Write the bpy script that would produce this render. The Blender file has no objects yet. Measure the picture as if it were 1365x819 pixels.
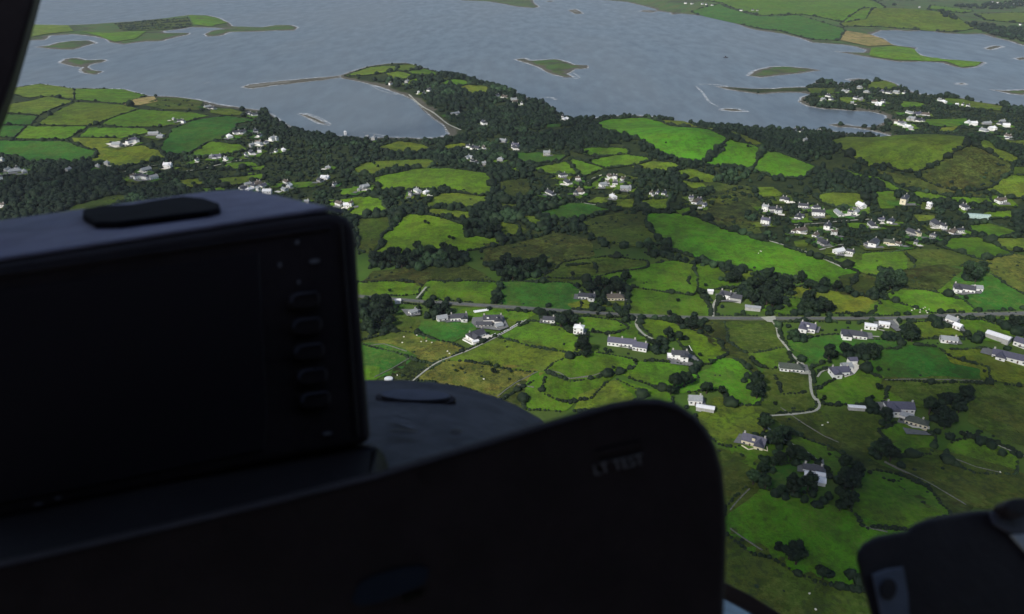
import bpy, bmesh, math, random
import numpy as np
from mathutils import Vector, Matrix, noise as mnoise
from mathutils.geometry import delaunay_2d_cdt
random.seed(7); RNG = np.random.default_rng(7)
HAZE = 0.000032
S = bpy.context.scene
COL = S.collection

# ------------------------------------------------------------------ camera
F = 1050.0; PITCH = math.radians(25.0); CH = 300.0
CP, SP = math.cos(PITCH), math.sin(PITCH)
cam_d = bpy.data.cameras.new('camera'); cam = bpy.data.objects.new('camera', cam_d); COL.objects.link(cam)
cam.location = (0, 0, CH); cam.rotation_euler = (math.radians(90) - PITCH, 0, 0)
cam_d.sensor_width = 36; cam_d.lens = 36 * F / 1365; cam_d.clip_start = 0.02; cam_d.clip_end = 120000
cam_d.dof.use_dof = True; cam_d.dof.focus_distance = 700; cam_d.dof.aperture_fstop = 8.0
S.camera = cam

def ray(px, py):
    px = np.asarray(px, float); py = np.asarray(py, float)
    x = (px - 682.5) / F; v = (409.5 - py) / F
    return np.stack([x, CP + v * SP, -SP + v * CP], -1)
def flat(px, py):
    d = ray(px, py); t = CH / -d[..., 2]
    return d[..., :2] * t[..., None]
def pix(p):                                     # world -> photo pixel (used for choosing densities and for wording only)
    p = np.asarray(p, float); z = p[..., 1] * CP - (p[..., 2] - CH) * SP; v = p[..., 1] * SP + (p[..., 2] - CH) * CP
    return 682.5 + F * p[..., 0] / z, 409.5 - F * v / z

TILES = {'T1': (0, 0), 'T2': (340, 0), 'T3': (680, 0), 'T4': (1015, 0), 'T5': (0, 150), 'T6': (340, 150), 'T7': (680, 150), 'T8': (1015, 150),
         'U1': (440, 330), 'U2': (730, 330), 'U3': (1015, 330), 'U4': (900, 520), 'U5': (1015, 500), 'U6': (900, 650)}
def tp(tile, *xy):
    ox, oy = TILES[tile]; s = 2.935 if tile == 'U6' else 3.9
    return [(ox + xy[i] / s, oy + xy[i + 1] / s) for i in range(0, len(xy), 2)]
def pp(s):                                      # "x,y x,y" -> list
    return [tuple(float(v) for v in q.split(',')) for q in s.split()]
def tt(tile, s):
    return tp(tile, *[v for q in pp(s) for v in q])

# ------------------------------------------------------------------ coast outlines
main_px = pp("-420,104 -200,108 -60,112 15,117 53,112 77,115 96,118 131,118 164,119 183,124 199,128 231,129 264,133 295,140 320,144 345,147 355,148 366,155 376,163 391,171 412,177 425,178 440,181 460,182 489,184 519,183 558,185 586,183.5 597,179 593,169 578,159 566,147 550,133 535,126 514,119 494,113 484,110 455,105 453,101 473,94 491,88.5 514,85 540,84 553,87 563,90 586,97 599,101 617,103 635,106 653,112 671,118 686,122 693,127 708,132 721,134 734,141 744,151 757,157 770,158 788,158 813,155 844,153.5 875,156 893,160 911,163 936,165 975,168 1030,172 1053,173 1100,173 1125,178 1159,178.5 1174,183 1194,187 1181,179.5 1159,174 1138,171 1118,170 1106,167 1118,164 1138,168 1159,170 1174,167 1182,161.5 1179,154 1159,149 1130,147.5 1100,146 1077,142 1066,136 1069,129.5 1082,126 1066,124 1041,123.5 1015,126 983,122 967,119 954,115 967,116 1000,118 1030,118.5 1046,117 1077,116 1089,109 1112,108 1118,113 1130,111.5 1159,109 1179,107 1192,111 1210,120.5 1228,126 1251,127 1282,131 1302,136 1346,141 1365,147 1500,165 1800,185 2600,215")
far_px = pp("780,-30 784,-4 800,0 834,2.5 857,8 871,11.5 877,15 900,18 926,20 949,22.5 970,28 1000,38.5 1015,41.5 1041,45 1066,51 1082,57 1102,58.5 1123,60 1143,63 1155,67 1151,70.5 1138,70 1116,69 1138,73 1159,77 1179,80 1200,83 1235,82.5 1256,84 1269,88.5 1284,91.5 1300,90 1312,83 1297,82.5 1271,80 1246,78 1228,74 1219,68 1223,64 1200,61.5 1184,58 1179,52.5 1161,46 1174,41 1194,40.5 1210,42 1235,40.5 1261,45 1287,46 1310,45.6 1323,50 1346,55 1365,61.5 1500,85 1800,100 2600,120")
I = {}
I['a'] = tt('T1', "-200,130 150,125 230,130 340,132 500,125 590,118 700,112 800,105 900,92 980,78 1080,80 1140,95 1190,120 1210,138 1365,142") + tt('T2', "100,132 190,131 225,143 200,160 100,160") + tt('T1', "1365,165 1200,168 1150,187 1080,192 1060,180 1110,157 1190,150 1070,145 1000,142 930,155 850,162 860,172 990,172 980,182 880,202 850,214 760,217 640,232 570,222 545,202 480,190 380,180 260,187 230,210 100,212 -200,210")
I['b'] = tt('T1', "180,245 250,238 300,222 370,214 470,211 505,225 440,242 380,260 280,257")
I['c'] = tt('T1', "305,328 340,306 400,302 450,314 540,310 558,318 472,337 458,350 482,366 542,373 500,387 430,383 412,367 435,352 380,347")
I['d'] = tt('T2', "-70,455 -20,440 80,428 250,411 430,396 452,404 270,428 100,446 -10,462")
I['e'] = tt('T2', "220,592 270,597 330,617 385,652 330,640 270,614")
I['f'] = tt('T3', "25,310 75,303 110,316 190,311 240,309 300,323 335,338 405,341 405,357 340,360 320,374 300,387 335,402 280,403 220,390 180,372 140,347 80,327")
I['g'] = tt('T3', "303,55 340,47 382,72 340,75")
I['h'] = tt('T3', "665,60 700,53 765,58 740,67")
I['i'] = pp("996,101 1005,95 1015,92 1030,89 1050,89 1075,91 1092,94 1065,98.5 1040,100.5 1015,104")
I['j'] = tt('T3', "1085,572 1130,566 1190,570 1230,582 1170,580")
I['k'] = tt('T4', "440,415 500,409 562,417 480,426")
I['l'] = tt('T4', "1158,252 1210,238 1262,243 1190,262")
I['m'] = tt('T4', "1318,303 1365,298 1390,310 1340,314")
I['n'] = tt('T4', "1188,466 1260,473 1365,467 1480,480 1365,495 1290,490")
I['o'] = tt('T4', "1015,434 1060,432 1060,442 1020,442")
I['p'] = pp("560,-30 600,-4 617,1 648,2 671,5.5 690,9.5 711,11 719,9.5 712,4 709,-4 730,-30")
I['q'] = tt('T3', "190,6 225,4 225,11 195,11")
I['r'] = tt('T3', "830,72 860,68 870,74 840,77")
POLY = []
def world_poly(px): a = np.array(px); return flat(a[:, 0], a[:, 1])
m = world_poly(main_px); POLY.append((np.vstack([m, [[12000, m[-1, 1]], [12000, -6000], [-12000, -6000], [-12000, m[0, 1]]]]), 0.0))
q = world_poly(far_px); POLY.append((np.vstack([q, [[30000, q[-1, 1]], [30000, 40000], [q[0, 0] * 6, 40000]]]), 1.0))
for k, v in I.items(): POLY.append((world_poly(v), -1.0 if k in 'dejghkor' else 1.0))

def seg_dist(P, A, B, chunk=40000):
    out = np.empty(len(P)); BA = B - A; L = (BA ** 2).sum(1) + 1e-9
    for i in range(0, len(P), chunk):
        p = P[i:i + chunk, None, :] - A[None]
        t = np.clip((p * BA[None]).sum(2) / L, 0, 1)
        out[i:i + chunk] = np.sqrt(((p - t[..., None] * BA[None]) ** 2).sum(2).min(1))
    return out
def inside(P, poly):
    x, y = P[:, 0], P[:, 1]; r = np.zeros(len(P), bool); n = len(poly)
    for i in range(n):
        x0, y0 = poly[i]; x1, y1 = poly[(i + 1) % n]
        if y0 == y1: continue
        c = ((y0 > y) != (y1 > y)) & (x < (x1 - x0) * (y - y0) / (y1 - y0) + x0); r ^= c
    return r
MARG = 160.0
def shore(P):                                   # signed distance to the waterline (metres, + on land) and which kind of land
    P = np.asarray(P, float); s = np.full(len(P), -MARG); turf = np.zeros(len(P))
    for poly, tf in POLY:
        lo, hi = poly.min(0) - MARG, poly.max(0) + MARG
        idx = np.nonzero((P[:, 0] > lo[0]) & (P[:, 0] < hi[0]) & (P[:, 1] > lo[1]) & (P[:, 1] < hi[1]))[0]
        if not len(idx): continue
        q = P[idx]; ins = inside(q, poly); d = seg_dist(q, poly, np.roll(poly, -1, 0)); d = np.where(ins, d, -d)
        up = d > s[idx]; s[idx[up]] = d[up]; turf[idx[up]] = tf
    w = 3.2 * np.sin(P[:, 0] / 19 + 2 * np.sin(P[:, 1] / 61)) * np.sin(P[:, 1] / 37 + 1.3 * np.sin(P[:, 0] / 43)) + 1.6 * np.sin(P[:, 0] / 7.3 + P[:, 1] / 19)
    return s + w * np.clip(1 - np.abs(s) / 60, 0, 1), turf
HILLS = []
for px, py, sx, sy, h in [(915, 212, 100, 108, 27), (1235, 232, 112, 98, 33), (1330, 250, 70, 80, 8), (1112, 272, 38, 45, 6), (590, 250, 80, 70, 9), (590, 108, 150, 120, 14),
                          (90, 165, 190, 170, 12), (280, 185, 120, 90, 5), (760, 505, 90, 55, 5), (1130, 700, 60, 40, 8), (1260, 470, 70, 60, 6), (1000, 8, 420, 300, 32), (1150, 28, 260, 180, 26),
                          (1230, 32, 200, 130, 14), (1240, 76, 150, 80, 8), (270, 28, 160, 120, 12), (740, 90, 50, 40, 7), (1150, 350, 150, 70, 5), (600, 300, 70, 60, 6), (1330, 390, 70, 70, 7), (1180, 620, 60, 40, -3), (1050, 690, 30, 30, 3)]:
    c = flat(px, py); HILLS.append((c[0], c[1], sx, sy, h))
def hgt(P, sd=None):
    P = np.asarray(P, float)
    if sd is None: sd = shore(P)[0]
    h = 1.1 * np.sin(P[:, 0] / 71 + 1) * np.sin(P[:, 1] / 93) + 0.7 * np.sin(P[:, 0] / 33 + P[:, 1] / 47)
    for x, y, sx, sy, a in HILLS: h = h + 1.35 * a * np.exp(-((P[:, 0] - x) / sx) ** 2 / 2 - ((P[:, 1] - y) / sy) ** 2 / 2)
    k = np.clip(sd / 110, 0, 1); k = k * k * (3 - 2 * k)
    return np.where(sd > 0, 3.0 * (1 - np.exp(-np.maximum(sd, 0) / 30)) + h * k, np.maximum(sd * 0.06, -5))
def at(pts):                                    # photo pixels -> the points of the terrain they show
    a = np.array(pts, float); d = ray(a[:, 0], a[:, 1]); z = np.full(len(a), 3.0)
    for _ in range(14):
        t = (CH - z) / -d[:, 2]; p = d[:, :2] * t[:, None]; z = 0.5 * z + 0.5 * hgt(p)
    return p, hgt(p)

# ------------------------------------------------------------------ mesh helpers
def fast_mesh(name, V, faces):                  # V (n,3), faces: list of (m,k) index arrays
    me = bpy.data.meshes.new(name); V = np.asarray(V, np.float32); me.vertices.add(len(V)); me.vertices.foreach_set('co', V.ravel())
    faces = [np.asarray(f, np.int32) for f in faces if len(f)]
    nl = sum(f.size for f in faces); npoly = sum(len(f) for f in faces)
    me.loops.add(nl); me.polygons.add(npoly)
    me.loops.foreach_set('vertex_index', np.concatenate([f.ravel() for f in faces]))
    tot = np.concatenate([np.full(len(f), f.shape[1], np.int32) for f in faces]); st = np.concatenate([[0], np.cumsum(tot)[:-1]]).astype(np.int32)
    me.polygons.foreach_set('loop_start', st)
    me.update(calc_edges=True); return me
def smooth(me): me.polygons.foreach_set('use_smooth', np.ones(len(me.polygons), bool))
def link(name, me, m=None, parent=None, loc=None):
    o = bpy.data.objects.new(name, me); COL.objects.link(o)
    if m is not None and me is not None and not me.materials: me.materials.append(m)
    if parent is not None: o.parent = parent
    if loc is not None: o.location = loc
    return o
def tag(o, label=None, cat=None, group=None, kind=None):
    if label: o['label'] = label
    if cat: o['category'] = cat
    if group: o['group'] = group
    if kind: o['kind'] = kind
    return o
def bm_obj(name, bm, m, parent=None, sm=False):
    me = bpy.data.meshes.new(name); bm.to_mesh(me); bm.free()
    if sm: smooth(me)
    return link(name, me, m, parent)
def box(bm, c, s, rot=None):
    M = Matrix.Translation(c) @ (rot or Matrix.Identity(4)) @ Matrix.Diagonal((s[0], s[1], s[2], 1))
    return bmesh.ops.create_cube(bm, size=1, matrix=M)['verts']
def empty(name, loc, rz=0):
    o = bpy.data.objects.new(name, None); COL.objects.link(o); o.location = loc; o.rotation_euler = (0, 0, rz); o.empty_display_size = 0.3; return o

# ------------------------------------------------------------------ materials
def newmat(name):
    m = bpy.data.materials.new(name); m.use_nodes = True; nt = m.node_tree; b = nt.nodes['Principled BSDF']; return m, nt, b
def N(nt, t, **k):
    n = nt.nodes.new(t)
    for a, v in k.items(): setattr(n, a, v)
    return n
def noise(nt, vec, scale, detail=3, rough=0.55, stretch=None):
    n = N(nt, 'ShaderNodeTexNoise'); n.inputs['Scale'].default_value = scale; n.inputs['Detail'].default_value = detail; n.inputs['Roughness'].default_value = rough
    if stretch:
        mp = N(nt, 'ShaderNodeMapping'); mp.inputs['Scale'].default_value = stretch[:3]; mp.inputs['Rotation'].default_value = (0, 0, stretch[3] if len(stretch) > 3 else 0)
        nt.links.new(vec, mp.inputs['Vector']); vec = mp.outputs[0]
    nt.links.new(vec, n.inputs['Vector']); return n.outputs['Fac']
def ramp(nt, fac, lo, hi, a=0.0, b=1.0):
    n = N(nt, 'ShaderNodeMapRange'); n.interpolation_type = 'SMOOTHSTEP'
    for i, v in zip((1, 2, 3, 4), (lo, hi, a, b)): n.inputs[i].default_value = v
    nt.links.new(fac, n.inputs[0]); return n.outputs[0]
def mixc(nt, fac, a, b, blend='MIX'):
    n = N(nt, 'ShaderNodeMix', data_type='RGBA', blend_type=blend)
    for i, v in ((0, fac), (6, a), (7, b)):
        if hasattr(v, 'is_linked') or isinstance(v, bpy.types.NodeSocket): nt.links.new(v, n.inputs[i])
        else: n.inputs[i].default_value = v if i == 0 else (*v[:3], 1)
    return n.outputs[2]
def math2(nt, op, a, b):
    n = N(nt, 'ShaderNodeMath', operation=op)
    for i, v in ((0, a), (1, b)):
        if isinstance(v, bpy.types.NodeSocket): nt.links.new(v, n.inputs[i])
        else: n.inputs[i].default_value = v
    return n.outputs[0]
def bump(nt, b, h, strength, dist):
    n = N(nt, 'ShaderNodeBump'); n.inputs['Strength'].default_value = strength; n.inputs['Distance'].default_value = dist
    nt.links.new(h, n.inputs['Height']); nt.links.new(n.outputs[0], b.inputs['Normal'])
def pos(nt): return N(nt, 'ShaderNodeNewGeometry').outputs['Position']
def simple(name, c, rough=0.7, spec=0.3, metal=0.0, var=0.0, scale=1.0, c2=None, bmp=0.0):
    m, nt, b = newmat(name); b.inputs['Base Color'].default_value = (*c, 1); b.inputs['Roughness'].default_value = rough
    b.inputs['Specular IOR Level'].default_value = spec; b.inputs['Metallic'].default_value = metal
    if var or c2:
        tc = N(nt, 'ShaderNodeTexCoord').outputs['Object']; f = noise(nt, tc, scale, 5, 0.65)
        c2 = c2 or tuple(v * (1 - var) for v in c)
        nt.links.new(mixc(nt, ramp(nt, f, 0.35, 0.68), c, c2), b.inputs['Base Color'])
        if bmp: bump(nt, b, f, bmp, 0.05)
    return m
# grass classes: main colour, second colour, amount of rough patches
GC = {'B': ((.062, .215, .009), (.098, .235, .010), .12), 'G': ((.072, .180, .009), (.104, .186, .011), .30), 'D': ((.028, .125, .016), (.045, .130, .014), .2),
      'V': ((.100, .205, .009), (.125, .205, .012), .3), 'Y': ((.150, .185, .016), (.112, .175, .013), .4), 'L': ((.104, .178, .014), (.128, .166, .017), .50),
      'O': ((.052, .092, .011), (.074, .080, .013), .8), 'M': ((.034, .044, .010), (.050, .042, .012), 1.), 'S': ((.30, .235, .094), (.26, .22, .079), .3),
      'P': ((.190, .190, .036), (.135, .160, .026), .75), 'K': ((.024, .038, .012), (.038, .042, .014), 1.)}
noise_ = noise
def grass_mat(key, i=0):
    a, c, r = GC[key]; m, nt, b = newmat('grass_%s%d' % (key, i)); P = pos(nt)
    def noise(*q): return ramp(nt, noise_(*q), .24, .76)
    oi = N(nt, 'ShaderNodeObjectInfo').outputs['Random']
    n1 = noise(nt, P, 1 / 70., 4, .6); n2 = noise(nt, P, 1 / 9., 6, .7); n3 = noise(nt, P, 1 / 1.6, 3, .7)
    st = noise(nt, P, 1 / 6., 2, .5, (1, .06, 1, [0.5, 1.2, -0.7][i % 3]))
    col = mixc(nt, ramp(nt, n1, .35, .65), a, c)
    n4 = noise(nt, P, 1 / 26., 5, .65)
    col = mixc(nt, ramp(nt, n4, .42, .66, 0, .30 + .45 * r), col, tuple(v * w for v, w in zip(a, (.95, .62, .8))))
    col = mixc(nt, ramp(nt, n2, .50, .80, 0, .25 + .45 * r), col, (.080, .110, .022))
    col = mixc(nt, ramp(nt, n2, .48, .24, 0, .30 + .6 * r), col, tuple(v * .42 for v in a))
    col = mixc(nt, ramp(nt, st, .35, .7, 0, .28 if r < .5 else .1), col, tuple(v * 1.35 for v in a))
    n6 = noise(nt, P, 1 / 150., 5, .62); n7 = noise(nt, P, 1 / 16., 6, .72)
    col = mixc(nt, ramp(nt, n6, .44, .62, 0, .30), col, (.055, .100, .014)); col = mixc(nt, ramp(nt, n7, .50, .72, 0, .42), col, (.044, .070, .016)); col = mixc(nt, ramp(nt, n7, .46, .28, 0, .35), col, tuple(min(1, v * 1.35) for v in a))
    n9 = noise(nt, P, 1 / 3.2, 4, .75); n10 = noise(nt, P, 1 / 42., 5, .65)
    rush = math2(nt, 'MULTIPLY', ramp(nt, n9, .55, .66), ramp(nt, n10, .46, .58)); col = mixc(nt, math2(nt, 'MULTIPLY', rush, .35 + .5 * r), col, (.030, .044, .014))
    pale_flecks = math2(nt, 'MULTIPLY', ramp(nt, n9, .45, .36), ramp(nt, n10, .54, .42)); col = mixc(nt, math2(nt, 'MULTIPLY', pale_flecks, .30), col, (.16, .20, .045))  # random paler flecks in the grass
    br = N(nt, 'ShaderNodeHueSaturation'); nt.links.new(col, br.inputs['Color'])
    nt.links.new(math2(nt, 'ADD', math2(nt, 'MULTIPLY', oi, .3), math2(nt, 'ADD', math2(nt, 'MULTIPLY', n3, .30), .72)), br.inputs['Value'])
    nt.links.new(br.outputs[0], b.inputs['Base Color']); b.inputs['Roughness'].default_value = .9; b.inputs['Specular IOR Level'].default_value = .1
    bump(nt, b, n3, .5, .5); return m
GM = {k: [grass_mat(k, i) for i in range(3)] for k in GC}

def terrain_mat():
    m, nt, b = newmat('terrain'); P = pos(nt)
    sd = N(nt, 'ShaderNodeAttribute', attribute_name='sd').outputs['Fac']; tf = N(nt, 'ShaderNodeAttribute', attribute_name='turf').outputs['Fac']
    n1 = noise(nt, P, 1 / 60., 5, .6); n2 = noise(nt, P, 1 / 8., 6, .7); n0 = noise(nt, P, 1 / 20., 5, .7)
    scrub = mixc(nt, ramp(nt, n1, .42, .6), (.056, .118, .018), (.070, .110, .022)); scrub = mixc(nt, ramp(nt, n2, .5, .75, 0, .5), scrub, (.036, .066, .018)); scrub = mixc(nt, ramp(nt, n0, .5, .7, 0, .6), scrub, (.075, .130, .020))
    green = mixc(nt, ramp(nt, n1, .42, .6), (.055, .110, .030), (.080, .105, .036)); n8 = noise(nt, P, 1 / 130., 6, .7); green = mixc(nt, ramp(nt, n8, .50, .60, 0, .8), green, (.050, .060, .034)); green = mixc(nt, ramp(nt, n0, .55, .66, 0, .5), green, (.045, .052, .03))
    wl = N(nt, 'ShaderNodeAttribute', attribute_name='wild').outputs['Fac']
    wildc = mixc(nt, ramp(nt, n2, .40, .62), (.016, .028, .012), (.034, .048, .016)); wildc = mixc(nt, ramp(nt, n1, .50, .62, 0, .7), wildc, (.050, .066, .018)); scrub = mixc(nt, wl, scrub, wildc)
    col = mixc(nt, ramp(nt, tf, .3, .9), scrub, green)
    col = mixc(nt, ramp(nt, tf, -.2, -.8), col, (.15, .148, .125))
    edge = math2(nt, 'ADD', sd, math2(nt, 'MULTIPLY', n0, -22.))
    nb = noise(nt, P, 1 / 90., 4, .6); edge = math2(nt, 'ADD', edge, math2(nt, 'MULTIPLY', ramp(nt, nb, .45, .65), -14.))
    col = mixc(nt, ramp(nt, edge, 6., -4.), col, mixc(nt, n2, (.050, .048, .036), (.13, .125, .095)))
    col = mixc(nt, ramp(nt, sd, 3.5, 1.2, 0, .8), col, mixc(nt, ramp(nt, n0, .4, .6), (.05, .045, .035), (.24, .23, .20)))
    nt.links.new(col, b.inputs['Base Color']); b.inputs['Roughness'].default_value = .9; b.inputs['Specular IOR Level'].default_value = .1
    bump(nt, b, n2, .6, 1.0); return m
def water_mat():
    m, nt, b = newmat('sea_water'); P = pos(nt)
    n1 = noise(nt, P, 1 / 4., 5, .65); n2 = noise(nt, P, 1 / 420., 6, .65, (1, .28, 1, .35)); n3 = noise(nt, P, 1 / 35., 4, .6, (1, .3, 1, -.5))
    col = mixc(nt, ramp(nt, n2, .35, .65), (.088, .116, .142), (.128, .156, .176)); nt.links.new(col, b.inputs['Base Color'])
    b.inputs['IOR'].default_value = 1.33; b.inputs['Specular IOR Level'].default_value = .5
    nt.links.new(ramp(nt, math2(nt, 'ADD', math2(nt, 'MULTIPLY', n3, .5), math2(nt, 'MULTIPLY', n2, .5)), .36, .64, .28, .44), b.inputs['Roughness'])
    bump(nt, b, math2(nt, 'ADD', math2(nt, 'MULTIPLY', n1, .15), math2(nt, 'MULTIPLY', n3, .45)), .012, 1.0); return m
def foam_mat():
    m, nt, b = newmat('foam'); P = pos(nt); f = noise(nt, P, 1 / 9., 5, .7)
    b.inputs['Base Color'].default_value = (.62, .66, .68, 1); b.inputs['Roughness'].default_value = .9
    nt.links.new(ramp(nt, f, .40, .62, 0, .7), b.inputs['Alpha']); return m
def leaf_mat(name, a, c):
    m, nt, b = newmat(name); P = pos(nt); oi = N(nt, 'ShaderNodeObjectInfo').outputs['Random']
    n1 = noise(nt, P, 1 / 9., 4, .6); n2 = noise(nt, P, 1 / 1.1, 3, .7)
    col = mixc(nt, ramp(nt, n1, .40, .64), a, c); col = mixc(nt, ramp(nt, n2, .42, .70, 0, .4), col, tuple(v * 1.5 for v in c)); n5 = noise(nt, P, 1 / 55., 4, .6); col = mixc(nt, ramp(nt, n5, .54, .70, 0, .8), col, tuple(v * 2.9 for v in c))
    br = N(nt, 'ShaderNodeHueSaturation'); nt.links.new(col, br.inputs['Color']); nt.links.new(math2(nt, 'ADD', math2(nt, 'MULTIPLY', oi, .6), .65), br.inputs['Value'])
    nt.links.new(br.outputs[0], b.inputs['Base Color']); b.inputs['Roughness'].default_value = .75; b.inputs['Specular IOR Level'].default_value = .2; return m
M_LEAF = leaf_mat('leaves_dark', (.0056, .0135, .0080), (.0120, .0250, .0098)); M_HEDGE = leaf_mat('hedge_leaves', (.009, .018, .009), (.014, .026, .010))
M_BARK = simple('bark', (.06, .045, .035), .9, .1, var=.4, scale=4)
def road_mat(name, a, c):
    m, nt, b = newmat(name); P = pos(nt); n1 = noise(nt, P, 1 / 3., 5, .7); n2 = noise(nt, P, 1 / 25., 3, .6)
    col = mixc(nt, ramp(nt, n1, .35, .65), a, c); col = mixc(nt, ramp(nt, n2, .5, .7, 0, .4), col, tuple(v * .6 for v in a)); nt.links.new(col, b.inputs['Base Color']); b.inputs['Roughness'].default_value = .85; return m
M_ROAD = road_mat('asphalt', (.085, .092, .088), (.125, .13, .125)); M_LANE = road_mat('lane_surface', (.27, .28, .23), (.38, .38, .32)); M_VERGE = road_mat('verge', (.085, .105, .045), (.12, .13, .07)); M_YARD = road_mat('paving', (.58, .56, .48), (.70, .68, .60)); M_YARDG = road_mat('tarmac_yard', (.12, .125, .125), (.17, .175, .17))
M_STONE = simple('drystone', (.20, .20, .17), .9, .1, var=.6, scale=1.5)
# ------------------------------------------------------------------ terrain: one sheet, finest where the far shores are thin
ys = np.concatenate([np.arange(-79, -70, 1.5), np.arange(-70, -20, 3.), np.arange(-20, 220, 1.), np.arange(220, 900, 2.), np.arange(900, 2400, 60.)])
xs = np.concatenate([np.arange(-4200, -60, 90.), np.arange(-60, 1426, 1.6), np.arange(1440, 5600, 90.)])
gx, gy = np.meshgrid(xs, ys); XY = flat(gx.ravel(), gy.ravel())
SD, TF = shore(XY); Z = hgt(XY, SD)
nr, nc = len(ys), len(xs)
idx = np.arange(nr * nc).reshape(nr, nc)
quads = np.stack([idx[1:, :-1], idx[1:, 1:], idx[:-1, 1:], idx[:-1, :-1]], -1).reshape(-1, 4)
me = fast_mesh('terrain', np.column_stack([XY, Z]), [quads]); smooth(me)
_px, _py = pix(np.column_stack([XY, Z])); WILD = np.clip((352 - _py) / 30, 0, 1)
for nme, arr in (('sd', SD), ('turf', TF), ('wild', WILD)):
    at_ = me.attributes.new(nme, 'FLOAT', 'POINT'); at_.data.foreach_set('value', arr.astype(np.float32))
tag(link('terrain', me, terrain_mat()), 'dark scrub, moor and low islands around the bay', kind='structure')
wv = [(-60000, -20000, 0), (60000, -20000, 0), (60000, 90000, 0), (-60000, 90000, 0)]
tag(link('sea_water', fast_mesh('sea_water', wv, [[[0, 1, 2, 3]]]), water_mat()), 'grey blue sheltered sea between islands', kind='structure')

def resample(P, step, closed=False):
    P = np.asarray(P, float)
    if closed: P = np.vstack([P, P[:1]])
    L = np.sqrt((np.diff(P, axis=0) ** 2).sum(1)); c = np.concatenate([[0], np.cumsum(L)]); n = max(3, int(c[-1] / step))
    t = np.linspace(0, c[-1], n + 1)
    if closed: t = t[:-1]
    return np.column_stack([np.interp(t, c, P[:, k]) for k in range(P.shape[1])])
def chaikin(P, closed=True, it=1):
    P = np.asarray(P, float)
    for _ in range(it):
        Q = np.roll(P, -1, 0) if closed else P[1:]; A = P if closed else P[:-1]
        P2 = np.empty((len(A) * 2, P.shape[1])); P2[0::2] = A * .8 + Q * .2; P2[1::2] = A * .2 + Q * .8
        P = P2 if closed else np.vstack([P[:1], P2, P[-1:]])
    return P
WOB = 1.0
def edge_split(P, step):
    out = []
    for i in range(len(P)):
        a, b = P[i], P[(i + 1) % len(P)]; n = max(1, int(np.linalg.norm(b - a) / step))
        for k in range(n): out.append(a + (b - a) * k / n)
    out = np.array(out); ph = P[0].sum()
    return out + .85 * np.column_stack([np.sin(out[:, 1] / 5.3 + ph) + .6 * np.sin(out[:, 0] / 2.9), np.sin(out[:, 0] / 6.1 + ph) + .6 * np.sin(out[:, 1] / 3.3)]) * WOB
def corners(P, cut):
    P = np.asarray(P, float); out = []; n = len(P)
    for i in range(n):
        for q in (P[i - 1], P[(i + 1) % n]):
            d = q - P[i]; L = np.linalg.norm(d) + 1e-9; out.append(P[i] + d / L * min(cut, L * .22))
    return np.array(out)
def grow(P, g):
    P = np.asarray(P, float); a = P - np.roll(P, 1, 0); b = np.roll(P, -1, 0) - P
    area = (P[:, 0] * np.roll(P[:, 1], -1) - np.roll(P[:, 0], -1) * P[:, 1]).sum(); s = 1 if area > 0 else -1
    na = np.column_stack([a[:, 1], -a[:, 0]]) / (np.linalg.norm(a, axis=1)[:, None] + 1e-9); nb = np.column_stack([b[:, 1], -b[:, 0]]) / (np.linalg.norm(b, axis=1)[:, None] + 1e-9)
    m = na + nb; m /= np.linalg.norm(m, axis=1)[:, None] + 1e-9; return P + m * g * s
def ribbon(name, C2, width, lift, m, jit=0.0, z=None):
    C2 = np.asarray(C2); T = np.gradient(C2, axis=0); T /= np.linalg.norm(T, axis=1)[:, None] + 1e-9; Nn = np.column_stack([-T[:, 1], T[:, 0]])
    w = (np.asarray(width) * np.ones(len(C2)))[:, None] / 2
    if jit: w = w * (1 + jit * RNG.uniform(-1, 1, (len(C2), 1)))
    Lf, R = C2 + Nn * w, C2 - Nn * w; d = np.linalg.norm(C2, axis=1)
    zz = (lambda q: hgt(q) + lift + d * 0.0003) if z is None else (lambda q: np.full(len(q), z))
    V = np.vstack([np.column_stack([Lf, zz(Lf)]), np.column_stack([C2, zz(C2) + (0.03 if z is None else 0)]), np.column_stack([R, zz(R)])]); n = len(C2); i = np.arange(n - 1)
    f = np.vstack([np.stack([i + n, i + n + 1, i + 1, i], -1), np.stack([i + 2 * n, i + 2 * n + 1, i + n + 1, i + n], -1)])
    me = fast_mesh(name, V, [f]); smooth(me); return link(name, me, m)

# foam along the shores and streaks on the bay (uncountable: one object)
Vs, Fs, off = [], [], 0
def foam_strip(P, w0, w1, closed=False):
    global off
    P = resample(P, max(6, np.linalg.norm(P.mean(0)) / 220), closed)
    if closed: P = np.vstack([P, P[:1]])
    T = np.gradient(P, axis=0); T /= np.linalg.norm(T, axis=1)[:, None] + 1e-9; Nn = np.column_stack([-T[:, 1], T[:, 0]])
    s = np.abs(np.sin(np.arange(len(P)) * .13) * .6 + np.sin(np.arange(len(P)) * .037 + 1) * .7)[:, None]; w = w0 + (w1 - w0) * np.clip(s, 0, 1)
    a, b_ = P + Nn * w, P - Nn * w; n = len(P); i = np.arange(n - 1)
    Vs.append(np.column_stack([np.vstack([a, b_]), np.full(2 * n, 0.35)])); Fs.append(np.stack([i + n, i + n + 1, i + 1, i], -1) + off); off += 2 * n
for (poly, tf), key in zip(POLY, ['main', 'far'] + list(I)):
    d = np.linalg.norm(poly.mean(0)) if key not in ('main', 'far') else 0
    P = poly[:-4] if key == 'main' else poly[:-3] if key == 'far' else poly
    foam_strip(P, 2.0 if key != 'main' else 1.2, 6.5 if key != 'main' else 4.0, key not in ('main', 'far'))
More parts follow.
